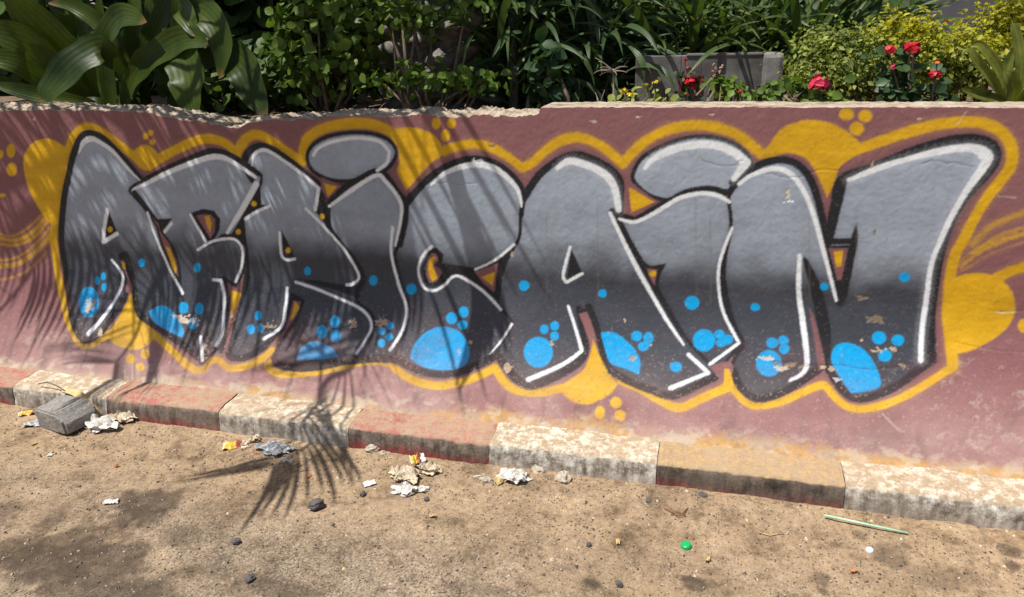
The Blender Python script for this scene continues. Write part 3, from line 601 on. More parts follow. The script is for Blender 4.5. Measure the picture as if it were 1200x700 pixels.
# kerb: stones painted white and red by turns
def kerb_mat(name, top_a, top_b, face, facedirt, low_col):
    m, nt, b, out = new_mat(name); p = pos(nt)
    sp = N(nt, 'ShaderNodeSeparateXYZ'); nt.links.new(p, sp.inputs[0])
    n = noise(nt, 30, 9, 0.78, p); nf = noise(nt, 90, 5, 0.7, p); nl = noise(nt, 7, 5, 0.65, p)
    tp = ramp(nt, n.outputs[0], [(0.47, top_b), (0.58, top_a)])
    nfc = noise(nt, 34, 6, 0.72, p); fcol = ramp(nt, nfc.outputs[0], [(0.40, facedirt), (0.60, face)])
    hz = N(nt, 'ShaderNodeMath', operation='MULTIPLY_ADD'); nt.links.new(nl.outputs[0], hz.inputs[0]); hz.inputs[1].default_value = 0.10; nt.links.new(sp.outputs[2], hz.inputs[2])
    lowr = ramp(nt, hz.outputs[0], [(0.066, (1, 1, 1)), (0.096, (0, 0, 0))])
    f2 = mix(nt, lowr.outputs[0], fcol.outputs[0], low_col)
    g = N(nt, 'ShaderNodeNewGeometry'); sn = N(nt, 'ShaderNodeSeparateXYZ'); nt.links.new(g.outputs['Normal'], sn.inputs[0])
    ad = N(nt, 'ShaderNodeMath', operation='MULTIPLY_ADD'); nt.links.new(n.outputs[0], ad.inputs[0]); ad.inputs[1].default_value = 0.5; nt.links.new(sn.outputs[2], ad.inputs[2])
    tf = ramp(nt, ad.outputs[0], [(0.72, (0, 0, 0)), (0.92, (1, 1, 1))])
    c = mix(nt, tf.outputs[0], f2, tp.outputs[0])
    r = ramp(nt, nf.outputs[0], [(0.3, (0.7, 0.68, 0.65)), (0.55, (1, 1, 1))]); c = mix(nt, 1.0, c, r.outputs[0], 'MULTIPLY')
    mp = N(nt, 'ShaderNodeMapping'); mp.inputs['Scale'].default_value = (1, 1, .18); nt.links.new(p, mp.inputs[0])
    ns_ = noise(nt, 38, 4, .65, mp.outputs[0]); rs = ramp(nt, ns_.outputs[0], [(0.38, (0.55, 0.51, 0.47)), (0.58, (1.08, 1.08, 1.08))])
    fs = mix(nt, 1.0, c, rs.outputs[0], 'MULTIPLY'); c = mix(nt, tf.outputs[0], fs, c)
    nd = noise(nt, 5, 5, .65, p); rd = ramp(nt, nd.outputs[0], [(0.46, (0, 0, 0)), (0.62, (.5, .5, .5))]); c = mix(nt, rd.outputs[0], c, mix(nt, tf.outputs[0], (0.22, 0.175, 0.13), (0.42, 0.305, 0.195)))
    nt.links.new(c, b.inputs['Base Color']); b.inputs['Roughness'].default_value = 0.9; bump(nt, b, nf.outputs[0], 0.6, 0.005)
    return m
KW = kerb_mat('kerb_white', (0.74, 0.67, 0.54), (0.42, 0.31, 0.20), (0.70, 0.66, 0.58), (0.26, 0.225, 0.185), (0.55, 0.49, 0.42))
KR = kerb_mat('kerb_red', (0.43, 0.14, 0.108), (0.40, 0.265, 0.18), (0.25, 0.19, 0.15), (0.11, 0.085, 0.07), (0.30, 0.055, 0.05))
KO = kerb_mat('kerb_ochre', (0.50, 0.325, 0.145), (0.40, 0.28, 0.165), (0.17, 0.125, 0.10), (0.075, 0.060, 0.05), (0.24, 0.075, 0.065))
kb = [on_z(u, v)[0] for u, v in ((19,478),(128,492),(255,511),(408,529),(572,550),(768,573),(987,600))]
while kb[0] > -6.5: kb.insert(0, kb[0]-0.55)
while kb[-1] < 5: kb.append(kb[-1]+0.6)
kerb = bpy.data.objects.new('kerb', None); COL.objects.link(kerb); struct(kerb); kerb.location = (0, -0.30, 0)
k0 = [i for i, x in enumerate(kb) if abs(x-on_z(572, 550)[0]) < 1e-6][0]
for i in range(len(kb)-1):
    x0, x1 = kb[i]+0.0008, kb[i+1]-0.0008; ncol = 90
    prof = [(-0.16,-0.05),(-0.20,0.02),(-0.21,0.072),(-0.235,0.090)] if False else None
    ys = np.array([-.10,-.16,-.22,-.27,-.31,-.335,-.350,-.3605,-.3665,-.3695,-.371,-.372,-.373,-.374,-.375])
    zs = np.array([.113,.111,.109,.107,.105,.103,.100,.095,.086,.073,.058,.042,.026,.010,-.03])
    xk = np.linspace(x0, x1, ncol); KX, KI = np.meshgrid(xk, np.arange(len(ys), dtype=np.int64)); KD = np.concatenate([[0], np.cumsum(np.hypot(np.diff(ys), np.diff(zs)))])[KI]
    ed = np.minimum(KX-x0, x1-KX); rnd = np.clip(1-ed/0.010, 0, 1)**2*0.004
    nz1 = fbm(KX*45, KD*45, 101+i, 3)-.5; nz2 = fbm(KX*11, KD*11, 301+i, 4)-.5
    edgew = np.exp(-((KI-7)/2.2)**2)
    off = nz1*0.008 + nz2*0.012 - rnd - edgew*(np.clip(nz2+.02, 0, 1)*0.035+np.clip(nz1-.08, 0, 1)*.03)
    wk = sstep(3, 10, KI); KY = ys[KI]-off*wk; KZ = zs[KI]+off*(1-wk) + (rng.uniform(-.003, .003))
    V = np.stack([KX, KY, KZ], -1).reshape(-1, 3); Fs = [tuple(f) for f in grid_faces(len(ys), ncol)[:, ::-1]]
    nn_ = len(ys); Fs.append(tuple(r*ncol for r in range(nn_))); Fs.append(tuple(r*ncol+ncol-1 for r in range(nn_-1, -1, -1)))
    mat = KW if (i-k0) % 2 == 0 else (KO if i == k0+1 else KR)
    mesh_obj('kerb_stone', V-np.array(kerb.location), Fs, mat, kerb)
m, nt, b, out = new_mat('joint_mortar'); b.inputs['Base Color'].default_value = (.20,.145,.095,1); b.inputs['Roughness'].default_value = .95
V, Fc = box((-6.5, -.352, -.03), (5.5, -.12, .090)); o = mesh_obj('joint', np.array(V)-np.array(kerb.location), Fc, m, kerb, False)

# garden soil behind the wall
sx_ = np.concatenate([-np.geomspace(120, 5, 24), np.linspace(-4.8, 4.8, 160), np.geomspace(5, 120, 24)]); sy_ = np.concatenate([np.linspace(.15, 5, 80), np.geomspace(5.2, 150, 24)])
SXX, SYY = np.meshgrid(sx_, sy_)
SZ = 1.10 + 0.05*sstep(.2, 1.5, SYY) + 0.05*(fbm(SXX*2, SYY*2, 111, 4)-.5) + 0.02*(fbm(SXX*14, SYY*14, 112, 2)-.5)
MAT_SOIL = plain('garden_soil', (0.16, 0.105, 0.065), 0.95, 0.5, 18, 0.6, bdist=0.01)
struct(mesh_obj('garden_soil', np.stack([SXX, SYY, SZ], -1).reshape(-1, 3), grid_faces(*SXX.shape), MAT_SOIL))

# ================================================================== PLANTS
LILY = leaf_mat('lily_leaf', (0.014, 0.036, 0.006), (0.105, 0.155, 0.018), 0.38, 0.42, 6, 20.0, (0.30, 0.16, 0.06))
STRAP = leaf_mat('strap_leaf', (0.035, 0.070, 0.016), (0.14, 0.21, 0.055), 0.30, 0.40, 5, 18.0, (0.30, 0.22, 0.08))
DARKL = leaf_mat('dark_strap_leaf', (0.026, 0.054, 0.021), (0.105, 0.165, 0.058), 0.20, 0.42, 5, 12.0)
SHRUB = leaf_mat('shrub_leaf', (0.040, 0.085, 0.014), (0.19, 0.28, 0.042), 0.35, 0.45, 12)
HEDGE = leaf_mat('hedge_leaf', (0.055, 0.095, 0.016), (0.50, 0.52, 0.12), 0.38, 0.5, 12)
GOLD = leaf_mat('golden_leaf', (0.16, 0.19, 0.018), (0.74, 0.64, 0.045), 0.40, 0.5, 12)
BACK = leaf_mat('background_leaf', (0.030, 0.062, 0.015), (0.13, 0.20, 0.045), 0.30, 0.5, 4)
BLUEG = leaf_mat('bluish_leaf', (0.020, 0.050, 0.020), (0.075, 0.130, 0.048), 0.25, 0.42, 10)
PALM = leaf_mat('palm_leaf', (0.035, 0.075, 0.015), (0.10, 0.17, 0.03), 0.25, 0.45, 5)
ALOE = leaf_mat('aloe_leaf', (0.045, 0.070, 0.012), (0.26, 0.27, 0.045), 0.25, 0.4, 22, 9.0)
BARK = plain('bark', (0.165, 0.145, 0.13), 0.95, 0.6, 22, 0.9, bdist=0.02)
TWIG = plain('twig', (0.17, 0.125, 0.085), 0.9, 0.4, 40, 0.4)
RED = plain('red_petal', (0.50, 0.006, 0.018), 0.55, 0.3, 30, 0.1); PINK = plain('pink_petal', (0.62, 0.030, 0.085), 0.55, 0.25, 30, 0.1); ORANGE = plain('orange_petal', (0.75, 0.11, 0.012), 0.55, 0.25, 30, 0.1)
YFL = plain('yellow_petal', (0.72, 0.55, 0.02), 0.6, 0.2, 30, 0.1)

def leaf_geo(spine, width, hint=(0, -1, .35), fold=0.25, nw=4, sub=5, base=0.35, tipp=0.8):
    P = cat(spine, sub); n = len(P)
    T = np.gradient(P, axis=0); T /= np.linalg.norm(T, axis=1, keepdims=True)+1e-9
    h = np.asarray(hint, float); V = []; ac = []; al = []
    for i in range(n):
        k = i/(n-1); w = width*0.5*(base+(1-base)*min(1, k/0.35))*(1 if k < .55 else max(0.02, 1-((k-.55)/.45)**2)**tipp)
        sd = np.cross(T[i], h); sd /= np.linalg.norm(sd)+1e-9; nm = np.cross(sd, T[i]); wv = .10*w*math.sin(i*1.1+width*900)
        for j in range(nw+1):
            q = j/nw*2-1; V.append(P[i]+sd*q*w+nm*(abs(q)*fold*w+wv*q*q*(1 if q > 0 else -1))); ac.append(q); al.append(k)
    return np.array(V), grid_faces(n, nw+1), ac, al
def leaf_obj(root, spine, width, mat, **kw):
    V, Fc, ac, al = leaf_geo(spine, width, **kw)
    return mesh_obj('leaf', V-np.array(root.location), Fc, mat, root, True, {'across': np.array(ac), 'along': np.array(al), 'tone': np.full(len(V), rng.uniform(-.12, .12))})
def arch_spine(base, az, el, L, droop, n=6):
    p = np.array(base, float); out = [p.copy()]; e = el
    for i in range(n):
        out.append(out[-1]+np.array([math.cos(az)*math.cos(e), math.sin(az)*math.cos(e), math.sin(e)])*L/n); e -= droop/n*(0.4+1.2*i/n)
    return np.array(out)
def px_spine(pts): return np.array([on_y(u, v, Y) for u, v, Y in pts])

# giant lilies
def lily(base_px, Y, heroes, extra, label):
    bp = on_y(base_px, 118, Y); root = thing('lily_plant', label, 'plant', (bp[0], bp[1], 1.12), 'broad leaved lilies behind the wall')
    for w, pts in heroes:
        leaf_obj(root, px_spine(pts), w*1.3, LILY, fold=rng.uniform(.12, .35), tipp=.9)
    for i in range(extra):
        az = rng.uniform(0.1*math.pi, 1.0*math.pi)
        leaf_obj(root, arch_spine((bp[0]+rng.normal(0, .05), bp[1]+.08+rng.normal(0, .04), 1.12), az, rng.uniform(.9, 1.45), rng.uniform(.7, 1.0), rng.uniform(.8, 2.4)), rng.uniform(.08, .13), LILY, hint=(-math.cos(az)*.6, -math.sin(az)*.6, .6) if rng.uniform() < .5 else (0, -1, .35))
    acc = Acc(); tube(acc, [(0, 0, -.05), (0, .03, .10)], [.06, .05], 10); acc.build('stem', LILY, root)
    return root
lily(110, .55, [(.16, [(112,122,.62),(92,80,.58),(48,32,.5),(2,-14,.42)]), (.11, [(112,122,.6),(50,62,.5),(12,42,.42),(-30,34,.36)]), (.10, [(112,124,.62),(60,95,.55),(20,72,.46),(-30,66,.4)]), (.13, [(150,84,.55),(118,56,.47),(88,74,.40),(60,104,.34),(48,120,.31)]), (.07, [(110,122,.7),(103,60,.7),(90,-12,.7)]), (.06, [(112,122,.66),(118,60,.68),(116,-10,.7)]), (.06, [(112,122,.5),(50,112,.42),(-10,98,.36)])], 3, 'broad leaved lily with a leaf folded down onto the wall above the letter A')
lily(148, .55, [(.115, [(132,124,.55),(126,75,.56),(128,40,.55),(146,20,.48),(172,26,.42)]), (.105, [(146,124,.52),(160,88,.52),(188,62,.48),(222,46,.42),(250,52,.38)]), (.10, [(150,120,.6),(168,70,.62),(190,20,.64),(205,-20,.66)]), (.09, [(150,120,.6),(160,50,.66),(158,-20,.7)])], 2, 'lily with arching leaves whose brown tips bend towards the road')
lily(205, .62, [(.14, [(196,60,.55),(212,62,.44),(221,85,.36),(224,112,.31),(228,137,.28)]), (.10, [(205,50,.6),(228,12,.52),(250,24,.44),(262,55,.39),(258,92,.36)]), (.12, [(222,80,.58),(262,64,.46),(284,78,.37),(298,108,.32),(313,138,.28)]), (.08, [(205,60,.6),(212,8,.52),(222,22,.45),(229,43,.41)]), (.11, [(205,110,.66),(215,40,.68),(235,-20,.7)]), (.10, [(205,110,.66),(190,40,.68),(178,-20,.7)])], 3, 'lily with two broad leaves hanging straight down over the dip in the wall')

def leaf_blob(acc, c, size, nrm, tone, kind=0):
    n = Vector(nrm).normalized(); a = n.orthogonal().normalized(); a.rotate(Matrix.Rotation(rng.uniform(0, 6.28), 3, n)); b_ = n.cross(a); c = Vector(c)
    L = size; w = size*(.30 if kind == 0 else .42 if kind == 1 else .18)
    if kind == 1:
        pts = [(-.5, 0), (-.25, .8), (.1, 1), (.4, .55), (.6, 0), (.4, -.55), (.1, -1), (-.25, -.8)]
        V = [c+a*L*p+b_*w*q+n*(-abs(q)*w*.0+abs(q)*w*.22-abs(p)*L*.08) for p, q in pts] + [c]
        acc.add(V, [(8, i, (i+1) % 8) for i in range(8)], tone)
    else:
        V = [c-a*L*.5, c+b_*w+n*w*.35, c+a*L*.5-n*L*.12, c-b_*w+n*w*.35]
        acc.add(V, [(0, 1, 2), (0, 2, 3)], tone)
def bush(name, label, cat_, c, rad, n, size, mat, kind=0, group=None, twigs=10, clump=26, up=.5, base_z=1.12, mat2=None, split=None):
    root = thing(name, label, cat_, (c[0], c[1], base_z), group); c = np.array(c); rad = np.array(rad)
    cl = []
    while len(cl) < clump:
        d = rng.normal(size=3); d /= np.linalg.norm(d)
        if d[2] < -.55: continue
        cl.append(c+d*rad*rng.uniform(.45, 1.0))
    tw = Acc()
    for i in range(twigs):
        e = cl[i % len(cl)]; s0 = np.array([c[0]+rng.normal(0, .06), c[1]+rng.normal(0, .05), base_z-.03]); md = (s0+e)/2+rng.normal(0, .05, 3)
        tube(tw, [s0-c*0, md, e], [.011, .008, .004], 5)
    o = tw.build('branches', TWIG, None)
    o.parent = root; o.matrix_parent_inverse = Matrix.Translation(-Vector(root.location))
    accs = [Acc(), Acc()]
    for i in range(n):
        q = cl[rng.integers(len(cl))]; sp_ = rad*.34
        pt = q+rng.normal(size=3)*sp_*.75
        if pt[2] < base_z-.02: continue
        out_ = (pt-c)/rad; nm = out_*.6+rng.normal(size=3)*.6+np.array([0, -.2, up])
        k = 1 if (split is not None and pt[2]+rng.normal(0, .03) > split) else 0
        leaf_blob(accs[k], pt, size*rng.uniform(.6, 1.25), nm, rng.uniform(-.2, .2), kind)
    for a_, mt in zip(accs, (mat, mat2)):
        if not a_.V: continue
        o = a_.build('foliage', mt, None, True); o.parent = root; o.matrix_parent_inverse = Matrix.Translation(-Vector(root.location))
    return root
def P_(u, v, Y): return on_y(u, v, Y)
# leafy shrubs round the trunk
g_ = 'leafy shrubs by the trunk'
bush('leafy_shrub', 'leafy green shrub growing between the hanging lily leaves and the thick trunk', 'shrub', P_(385,55,.62), (.25,.16,.27), 1000, .050, SHRUB, 1, g_, clump=24)
bush('leafy_shrub', 'small leaved shrub climbing low in front of the thick trunk', 'shrub', P_(500,98,.40), (.30,.07,.07), 300, .036, SHRUB, 1, g_, clump=16)
bush('leafy_shrub', 'tall thin shrub reaching up in front of the thick trunk', 'shrub', P_(495,22,.55), (.30,.10,.12), 330, .038, SHRUB, 1, g_, clump=14)
bush('round_leaved_shrub', 'shrub with rounded bluish leaves beside the step in the wall top', 'shrub', P_(648,92,.36), (.085,.08,.13), 170, .060, BLUEG, 1, clump=12, twigs=7)
bush('leafy_shrub', 'low dark shrub filling the shade under the lily tips', 'shrub', P_(335,95,1.0), (.5,.3,.18), 1300, .06, BACK, 1, g_, clump=22)

bush('leafy_shrub', 'mid green shrub filling the gap between the thick trunk and the bluish shrub', 'shrub', P_(590,70,1.15), (.42,.25,.30), 1500, .055, SHRUB, 1, g_, clump=30)
# thick palm with shaggy trunk; its fronds arch over the wall and the kerb
tc = P_(520, 60, 1.0)
palm = thing('palm_tree', 'thick palm with a shaggy knotted trunk behind the wall and fronds over the road', 'tree', (tc[0], tc[1], 1.10))
nA, nH = 120, 200; A_, H_ = np.meshgrid(np.linspace(0, 2*math.pi, nA, endpoint=False), np.linspace(0, 1, nH))
rr = .20+.07*(1-H_)**2+.09*(fbm(A_*1.9, H_*11, 121, 4)-.5)*2+.085*np.abs(np.sin(A_*4+H_*38))*np.abs(np.sin(H_*46-A_*2))+.03*(fbm(A_*6, H_*30, 122, 3)-.5)
TV = np.stack([rr*np.cos(A_), rr*np.sin(A_)*.9, -.08+1.9*H_], -1).reshape(-1, 3)
ii = np.arange(nA*nH).reshape(nH, nA); TF = np.stack([ii[:-1], np.roll(ii[:-1], -1, 1), np.roll(ii[1:], -1, 1), ii[1:]], -1).reshape(-1, 4)
mesh_obj('trunk', TV, TF, BARK, palm)
CROWN = np.array([tc[0], tc[1], 2.85])
def shadow_from(pt, z):       # the point at height z whose shadow falls on pt
    k = (z-pt[2])/TOSUN.z; return np.array(pt)+np.array(TOSUN)*k
def frond(tip_pts, n=44, ll=.55, wl=.030, droop=.9):
    """rachis from the crown through the given points"""
    P = cat(np.array([CROWN]+list(tip_pts)), 12); acc = Acc(); m_ = len(P)
    tube(acc, [tuple(q) for q in P], list(np.linspace(.022, .004, m_)), 6)
    T = np.gradient(P, axis=0); T /= np.linalg.norm(T, axis=1, keepdims=True)
    for i in range(n):
        k = .10+.90*i/(n-1); f = k*(m_-1); j = min(int(f), m_-2); q = P[j]*(1-(f-j))+P[j+1]*(f-j); t = T[j]
        sdv = np.cross(t, (0, 0, 1)); sdv /= np.linalg.norm(sdv)+1e-9
        L = ll*(.72+.28*math.sin(math.pi*min(1, k*1.05)))*rng.uniform(.8, 1.15)
        for sg in (-1, 1):
            dr = t*(.65+.25*k)+sdv*sg*(1-.25*k)+np.array([0, 0, .15+rng.normal(0, .08)]); dr /= np.linalg.norm(dr)
            pts = [q+dr*L*.0]; d2 = dr.copy()
            for s_ in range(4):
                pts.append(pts[-1]+d2*L/4); d2 = d2+np.array([0, 0, -droop*.30*rng.uniform(.6, 1.3)]); d2 /= np.linalg.norm(d2)
            wd = np.cross(d2, t); wd /= np.linalg.norm(wd)+1e-9; ws = (.5, 1, .9, .6, .08); V = []
            for a_, w_ in zip(pts, ws): V += [a_-wd*wl*.5*w_, a_+wd*wl*.5*w_]
            acc.add(V, [(2*r, 2*r+1, 2*r+3, 2*r+2) for r in range(4)], rng.uniform(-.15, .15))
    o = acc.build('frond', PALM, None); o.parent = palm; o.matrix_parent_inverse = Matrix.Translation(-Vector(palm.location)); return o
def wp(u, v): x, s = wall_pt(u, v); z = float(z_of_s(s)); return np.array([x, float(yprof(z)), z])
SF = lambda pts: [shadow_from(wp(u, v) if v < 460 and not g else on_z(u, v), z) for u, v, z, g in pts]
for pts, n_, ll, wl_ in (([(450,150,2.9,0),(428,300,2.75,0),(414,425,2.5,0),(402,490,2.36,1),(362,525,2.29,1),(322,548,2.25,1)],44,.50,.036),
                    ([(330,130,2.95,0),(215,250,2.8,0),(178,340,2.5,0),(158,395,2.34,0),(135,425,2.26,0)],40,.52,.036),
                    ([(500,110,2.85,0),(522,190,2.6,0),(548,290,2.35,0),(566,380,2.1,0)],36,.32,.034),
                    ([(150,130,3.0,0),(45,240,2.7,0),(-30,390,2.3,0)],24,.42,.042),
                    ([(250,110,3.0,0),(110,170,2.9,0),(10,215,2.6,0),(-80,300,2.3,0)],24,.42,.040),
                    ([(400,120,3.0,0),(320,190,2.8,0),(265,270,2.5,0),(232,330,2.2,0)],22,.40,.040),
                    ([(470,100,3.0,0),(400,170,2.8,0),(360,240,2.5,0),(345,310,2.15,0)],22,.36,.040),
                    ([(200,140,3.0,0),(120,210,2.8,0),(70,260,2.5,0),(40,310,2.2,0)],22,.40,.040),
                    ([(60,120,3.0,0),(-10,160,2.8,0),(-60,200,2.5,0)],28,.42,.042),
                    ([(390,110,2.9,0),(300,150,2.7,0),(250,180,2.5,0),(215,215,2.3,0)],22,.40,.040),
                    ([(440,110,2.8,0),(420,170,2.6,0),(410,220,2.4,0),(405,270,2.2,0)],28,.34,.040)):
    frond(SF(pts), n_, ll, wl=wl_, droop=.5)
for az in (0.3, 1.0, 1.7, 2.4, 3.0, 5.9):
    d = np.array([math.cos(az), math.sin(az), 0])
    frond([CROWN+d*.6+np.array([0, 0, .55]), CROWN+d*1.3+np.array([0, 0, .75]), CROWN+d*1.9+np.array([0, 0, .55])], 40, .45)

# dark strap leaved plants in the middle
def strap_plant(name, label, base, n, L, w, mat, azr, elr, dr, group=None, spread=.06, stem=None):
    root = thing(name, label, 'plant', tuple(base), group)
    for i in range(n):
        az = rng.uniform(*azr); b0 = np.array(base)+np.array([rng.normal(0, spread), rng.normal(0, spread), (rng.uniform(0, stem) if stem else 0)])
        leaf_obj(root, arch_spine(b0, az, rng.uniform(*elr), L*rng.uniform(.65, 1.15), rng.uniform(*dr)), w*rng.uniform(.7, 1.2), mat, fold=.3, nw=2, sub=3, hint=(-math.cos(az)*.5+rng.normal(0, .3), -math.sin(az)*.5-.4, .6))
    if stem:
        acc = Acc(); tube(acc, [(0, 0, -.1), (.01, 0, .2), (0, 0, stem)], [.025, .02, .018], 8); acc.build('stem', BARK, root)
    return root
g_ = 'dark strap leaved plants in the shade'
b1 = P_(598, 10, .85); strap_plant('strap_leaved_plant', 'dark plant of long drooping strap leaves beside the thick trunk', (b1[0], b1[1], 1.14), 150, .52, .028, DARKL, (0, 6.28), (.2, 1.4), (1.2, 3.0), g_, .06, .62)
b1 = P_(692, 0, .95); strap_plant('strap_leaved_plant', 'dark drooping strap leaved plant behind the rounded bluish shrub', (b1[0], b1[1], 1.14), 150, .52, .028, DARKL, (0, 6.28), (.2, 1.4), (1.2, 3.0), g_, .06, .62)
g_ = 'green strap leaved clumps behind the concrete planter'
for u, Y, lab in ((780, 1.30, 'green strap leaved clump behind the end of the planter next to the dry twigs'), (860, 1.35, 'green strap leaved clump rising behind the middle of the concrete planter'), (955, 1.2, 'green strap leaved clump arching over the yellow green hedge')):
    b1 = P_(u, 60, Y); strap_plant('strap_leaved_clump', lab, (b1[0], b1[1], 1.2), 100, .66, .034, STRAP, (0, 6.28), (.6, 1.5), (.6, 2.4), g_, .11)
# dry twigs
root = thing('dry_twiggy_plant', 'dry grey twiggy plant at the end of the concrete planter', 'plant', tuple(P_(718, 116, .38)*np.array([1, 1, 0])+np.array([0, 0, 1.13])))
acc = Acc()
for i in range(38):
    az = rng.uniform(0, 6.28); sp_ = arch_spine((rng.normal(0, .05), rng.normal(0, .02), 0), az, rng.uniform(.3, 1.3), rng.uniform(.07, .17), rng.uniform(.2, 1.6), 4); tube(acc, sp_, [.003, .0028, .002, .0015, .001], 4)
tube(acc, [(0, 0, -.02), (.005, 0, .1), (.0, 0, .21)], [.006, .005, .003], 5)
for i in range(14):
    az = rng.uniform(0, 6.28); sp_ = arch_spine((0, 0, .20), az, rng.uniform(-.2, .8), rng.uniform(.05, .09), rng.uniform(.2, 1.6), 4); tube(acc, sp_, [.004, .003, .002, .0015, .001], 4)
acc.build('twigs', plain('dry_twig', (.26, .21, .17), .9, .3, 40, .3), root)

# concrete planter
pl = P_(745, 66, .75); pr = P_(917, 60, .75)
px0, px1 = pl[0], pr[0]; pz = 1.37; py0, py1 = .75, 1.15
planter = thing('concrete_planter', 'grey concrete planter with a square red rimmed hole', 'planter', ((px0+px1)/2, py0, 1.10))
CONC = plain('grey_concrete', (0.13, 0.12, 0.112), 0.95, 0.6, 7, 0.7, bdist=.006)
hx0, hx1 = P_(798, 90, .75)[0], P_(822, 90, .75)[0]; hz0, hz1 = 1.215, 1.285
def pbox(nm, a, b_, mat, root, bev=.004):
    V, Fc = box(a, b_); o = mesh_obj(nm, np.array(V)-np.array(root.location), Fc, mat, root, False)
    if bev:
        md = o.modifiers.new('b', 'BEVEL'); md.width = bev; md.segments = 2
    return o
pbox('front_wall', (px0, py0, 1.05), (hx0, py0+.06, pz), CONC, planter); pbox('front_wall', (hx1, py0, 1.05), (px1, py0+.06, pz), CONC, planter)
pbox('front_wall', (hx0-.001, py0+.001, 1.05), (hx1+.001, py0+.06, hz0), CONC, planter); pbox('front_wall', (hx0-.001, py0+.001, hz1), (hx1+.001, py0+.06, pz), CONC, planter)
pbox('side_wall', (px0+.001, py0+.059, 1.05), (px0+.06, py1, pz-.002), CONC, planter); pbox('side_wall', (px1-.06, py0+.059, 1.05), (px1-.001, py1, pz-.002), CONC, planter); pbox('back_wall', (px0+.06, py1-.06, 1.05), (px1-.06, py1-.001, pz-.003), CONC, planter)
pbox('corner_pillar', (px1-.075, py0-.012, 1.05), (px1+.012, py0+.075, pz+.006), plain('sunlit_concrete', (.19,.178,.168), .95, .4, 14, .7, bdist=.006), planter, .02)  # paler grey paints in the light falling on this corner block
pbox('rim', (px0+.21, py0-.004, pz-.006), (px1-.072, py0+.07, pz+.006), CONC, planter)
RP = plain('red_rim_paint', (.16, .02, .022), .8, .3, 40, .2)
for a, b_ in (((hx0-.006, py0-.006, hz0), (hx0+.006, py0+.05, hz1)), ((hx1-.006, py0-.006, hz0), (hx1+.006, py0+.05, hz1)), ((hx0-.006, py0-.006, hz1-.004), (hx1+.006, py0+.05, hz1+.006)), ((hx0-.006, py0-.006, hz0-.006), (hx1+.006, py0+.05, hz0+.004))): pbox('hole_rim', a, b_, RP, planter, 0)
pbox('soil_fill', (px0+.06, py0+.06, 1.05), (px1-.06, py1-.06, 1.32), MAT_SOIL, planter, 0)

# flowering plants
def flower_head(root, c, r, mat, petals=22):
    acc = Acc()
    for i in range(petals):
        d = rng.normal(size=3); d[2] = abs(d[2])*.7+.1; d[1] -= .25; d /= np.linalg.norm(d); q = np.array(c)+d*r*rng.uniform(.35, .85)
        leaf_blob(acc, q, r*rng.uniform(.7, 1.05), d+rng.normal(0, .25, 3), rng.uniform(-.2, .2), 1)
    o = acc.build('flower_head', mat, None); o.parent = root; o.matrix_parent_inverse = Matrix.Translation(-Vector(root.location))
def flower_plant(label, heads, base_u, Y, leaves=40, lsize=.05, leafmat=SHRUB, spread=.06, cat_='flower'):
    bp = P_(base_u, 117, Y); root = thing('flowering_plant', label, cat_, (bp[0], bp[1], 1.14), 'flowering plants behind the wall')
    st = Acc(); lf = Acc()
    for (u, v, r, mat) in heads:
        c = P_(u, v, Y-.02); tube(st, [(bp[0]+rng.normal(0, .01), bp[1], 1.12), ((bp[0]+c[0])/2+.01, bp[1], (1.14+c[2])/2), (c[0], c[1], c[2])], [.006, .005, .003], 5)
        flower_head(root, c, r, mat, 26 if r > .02 else 12)
        for i in range(leaves//len(heads)):
            t = rng.uniform(.1, .95); q = np.array([bp[0]*(1-t)+c[0]*t, bp[1], 1.14*(1-t)+c[2]*t])+rng.normal(0, 1, 3)*np.array([spread, spread*.6, spread*.4])
            leaf_blob(lf, q, lsize*rng.uniform(.6, 1.2), rng.normal(size=3)*.5+np.array([0, -.5, .7]), rng.uniform(-.2, .2), 1)
    for a_, nm, mt in ((st, 'stem', TWIG), (lf, 'foliage', leafmat)):
        o = a_.build(nm, mt, None); o.parent = root; o.matrix_parent_inverse = Matrix.Translation(-Vector(root.location))
    return root
flower_plant('red flowered plant growing in front of the hole in the planter', [(803,71,.010,RED),(806,80,.008,RED),(808,98,.024,RED),(812,104,.014,RED)], 812, .42, 50, .026, BLUEG, .03)
flower_plant('single small red flower low in front of the concrete planter', [(867,108,.011,RED)], 868, .38, 22, .03, SHRUB, .04)
flower_plant('pink red rounded flower cluster low against the yellow green hedge', [(960,101,.038,PINK)], 958, .36, 34, .035, SHRUB, .05)
flower_plant('two large deep red flowers on leafy stems above the hedge', [(1042,61,.025,RED),(1071,59,.029,RED),(1066,57,.025,RED),(1046,80,.016,PINK)], 1062, .42, 110, .042, BLUEG, .045)
flower_plant('red flower drooping beside dark leaves right of the two large flowers', [(1096,89,.024,RED),(1098,75,.013,ORANGE)], 1088, .40, 36, .042, BLUEG, .045)
flower_plant('orange flowers on thin stems at the foot of the grey building', [(1108,28,.015,ORANGE),(1126,30,.015,ORANGE),(1154,41,.017,ORANGE)], 1128, 1.0, 44, .035, SHRUB, .07)
flower_plant('yellow flower tuft next to the dry twigs', [(731,108,.018,YFL),(738,112,.014,YFL)], 735, .34, 20, .03, HEDGE, .03)
flower_plant('small yellow green flowering tuft in front of the planter end', [(768,98,.014,YFL),(758,100,.010,YFL)], 762, .5, 46, .035, HEDGE, .05)
bush('weed_tuft', 'low weedy tuft in front of the concrete planter between the small red flowers', 'weed', P_(845,108,.45), (.10,.06,.05), 130, .028, SHRUB, 1, None, 10, 12)
bush('weed_tuft', 'reddish dry weed standing in front of the planter beside its square hole', 'weed', P_(838,98,.5), (.02,.02,.06), 60, .02, plain('dry_weed', (.30,.17,.13), .9, .3, 40, .2), 0, None, 3, 8)
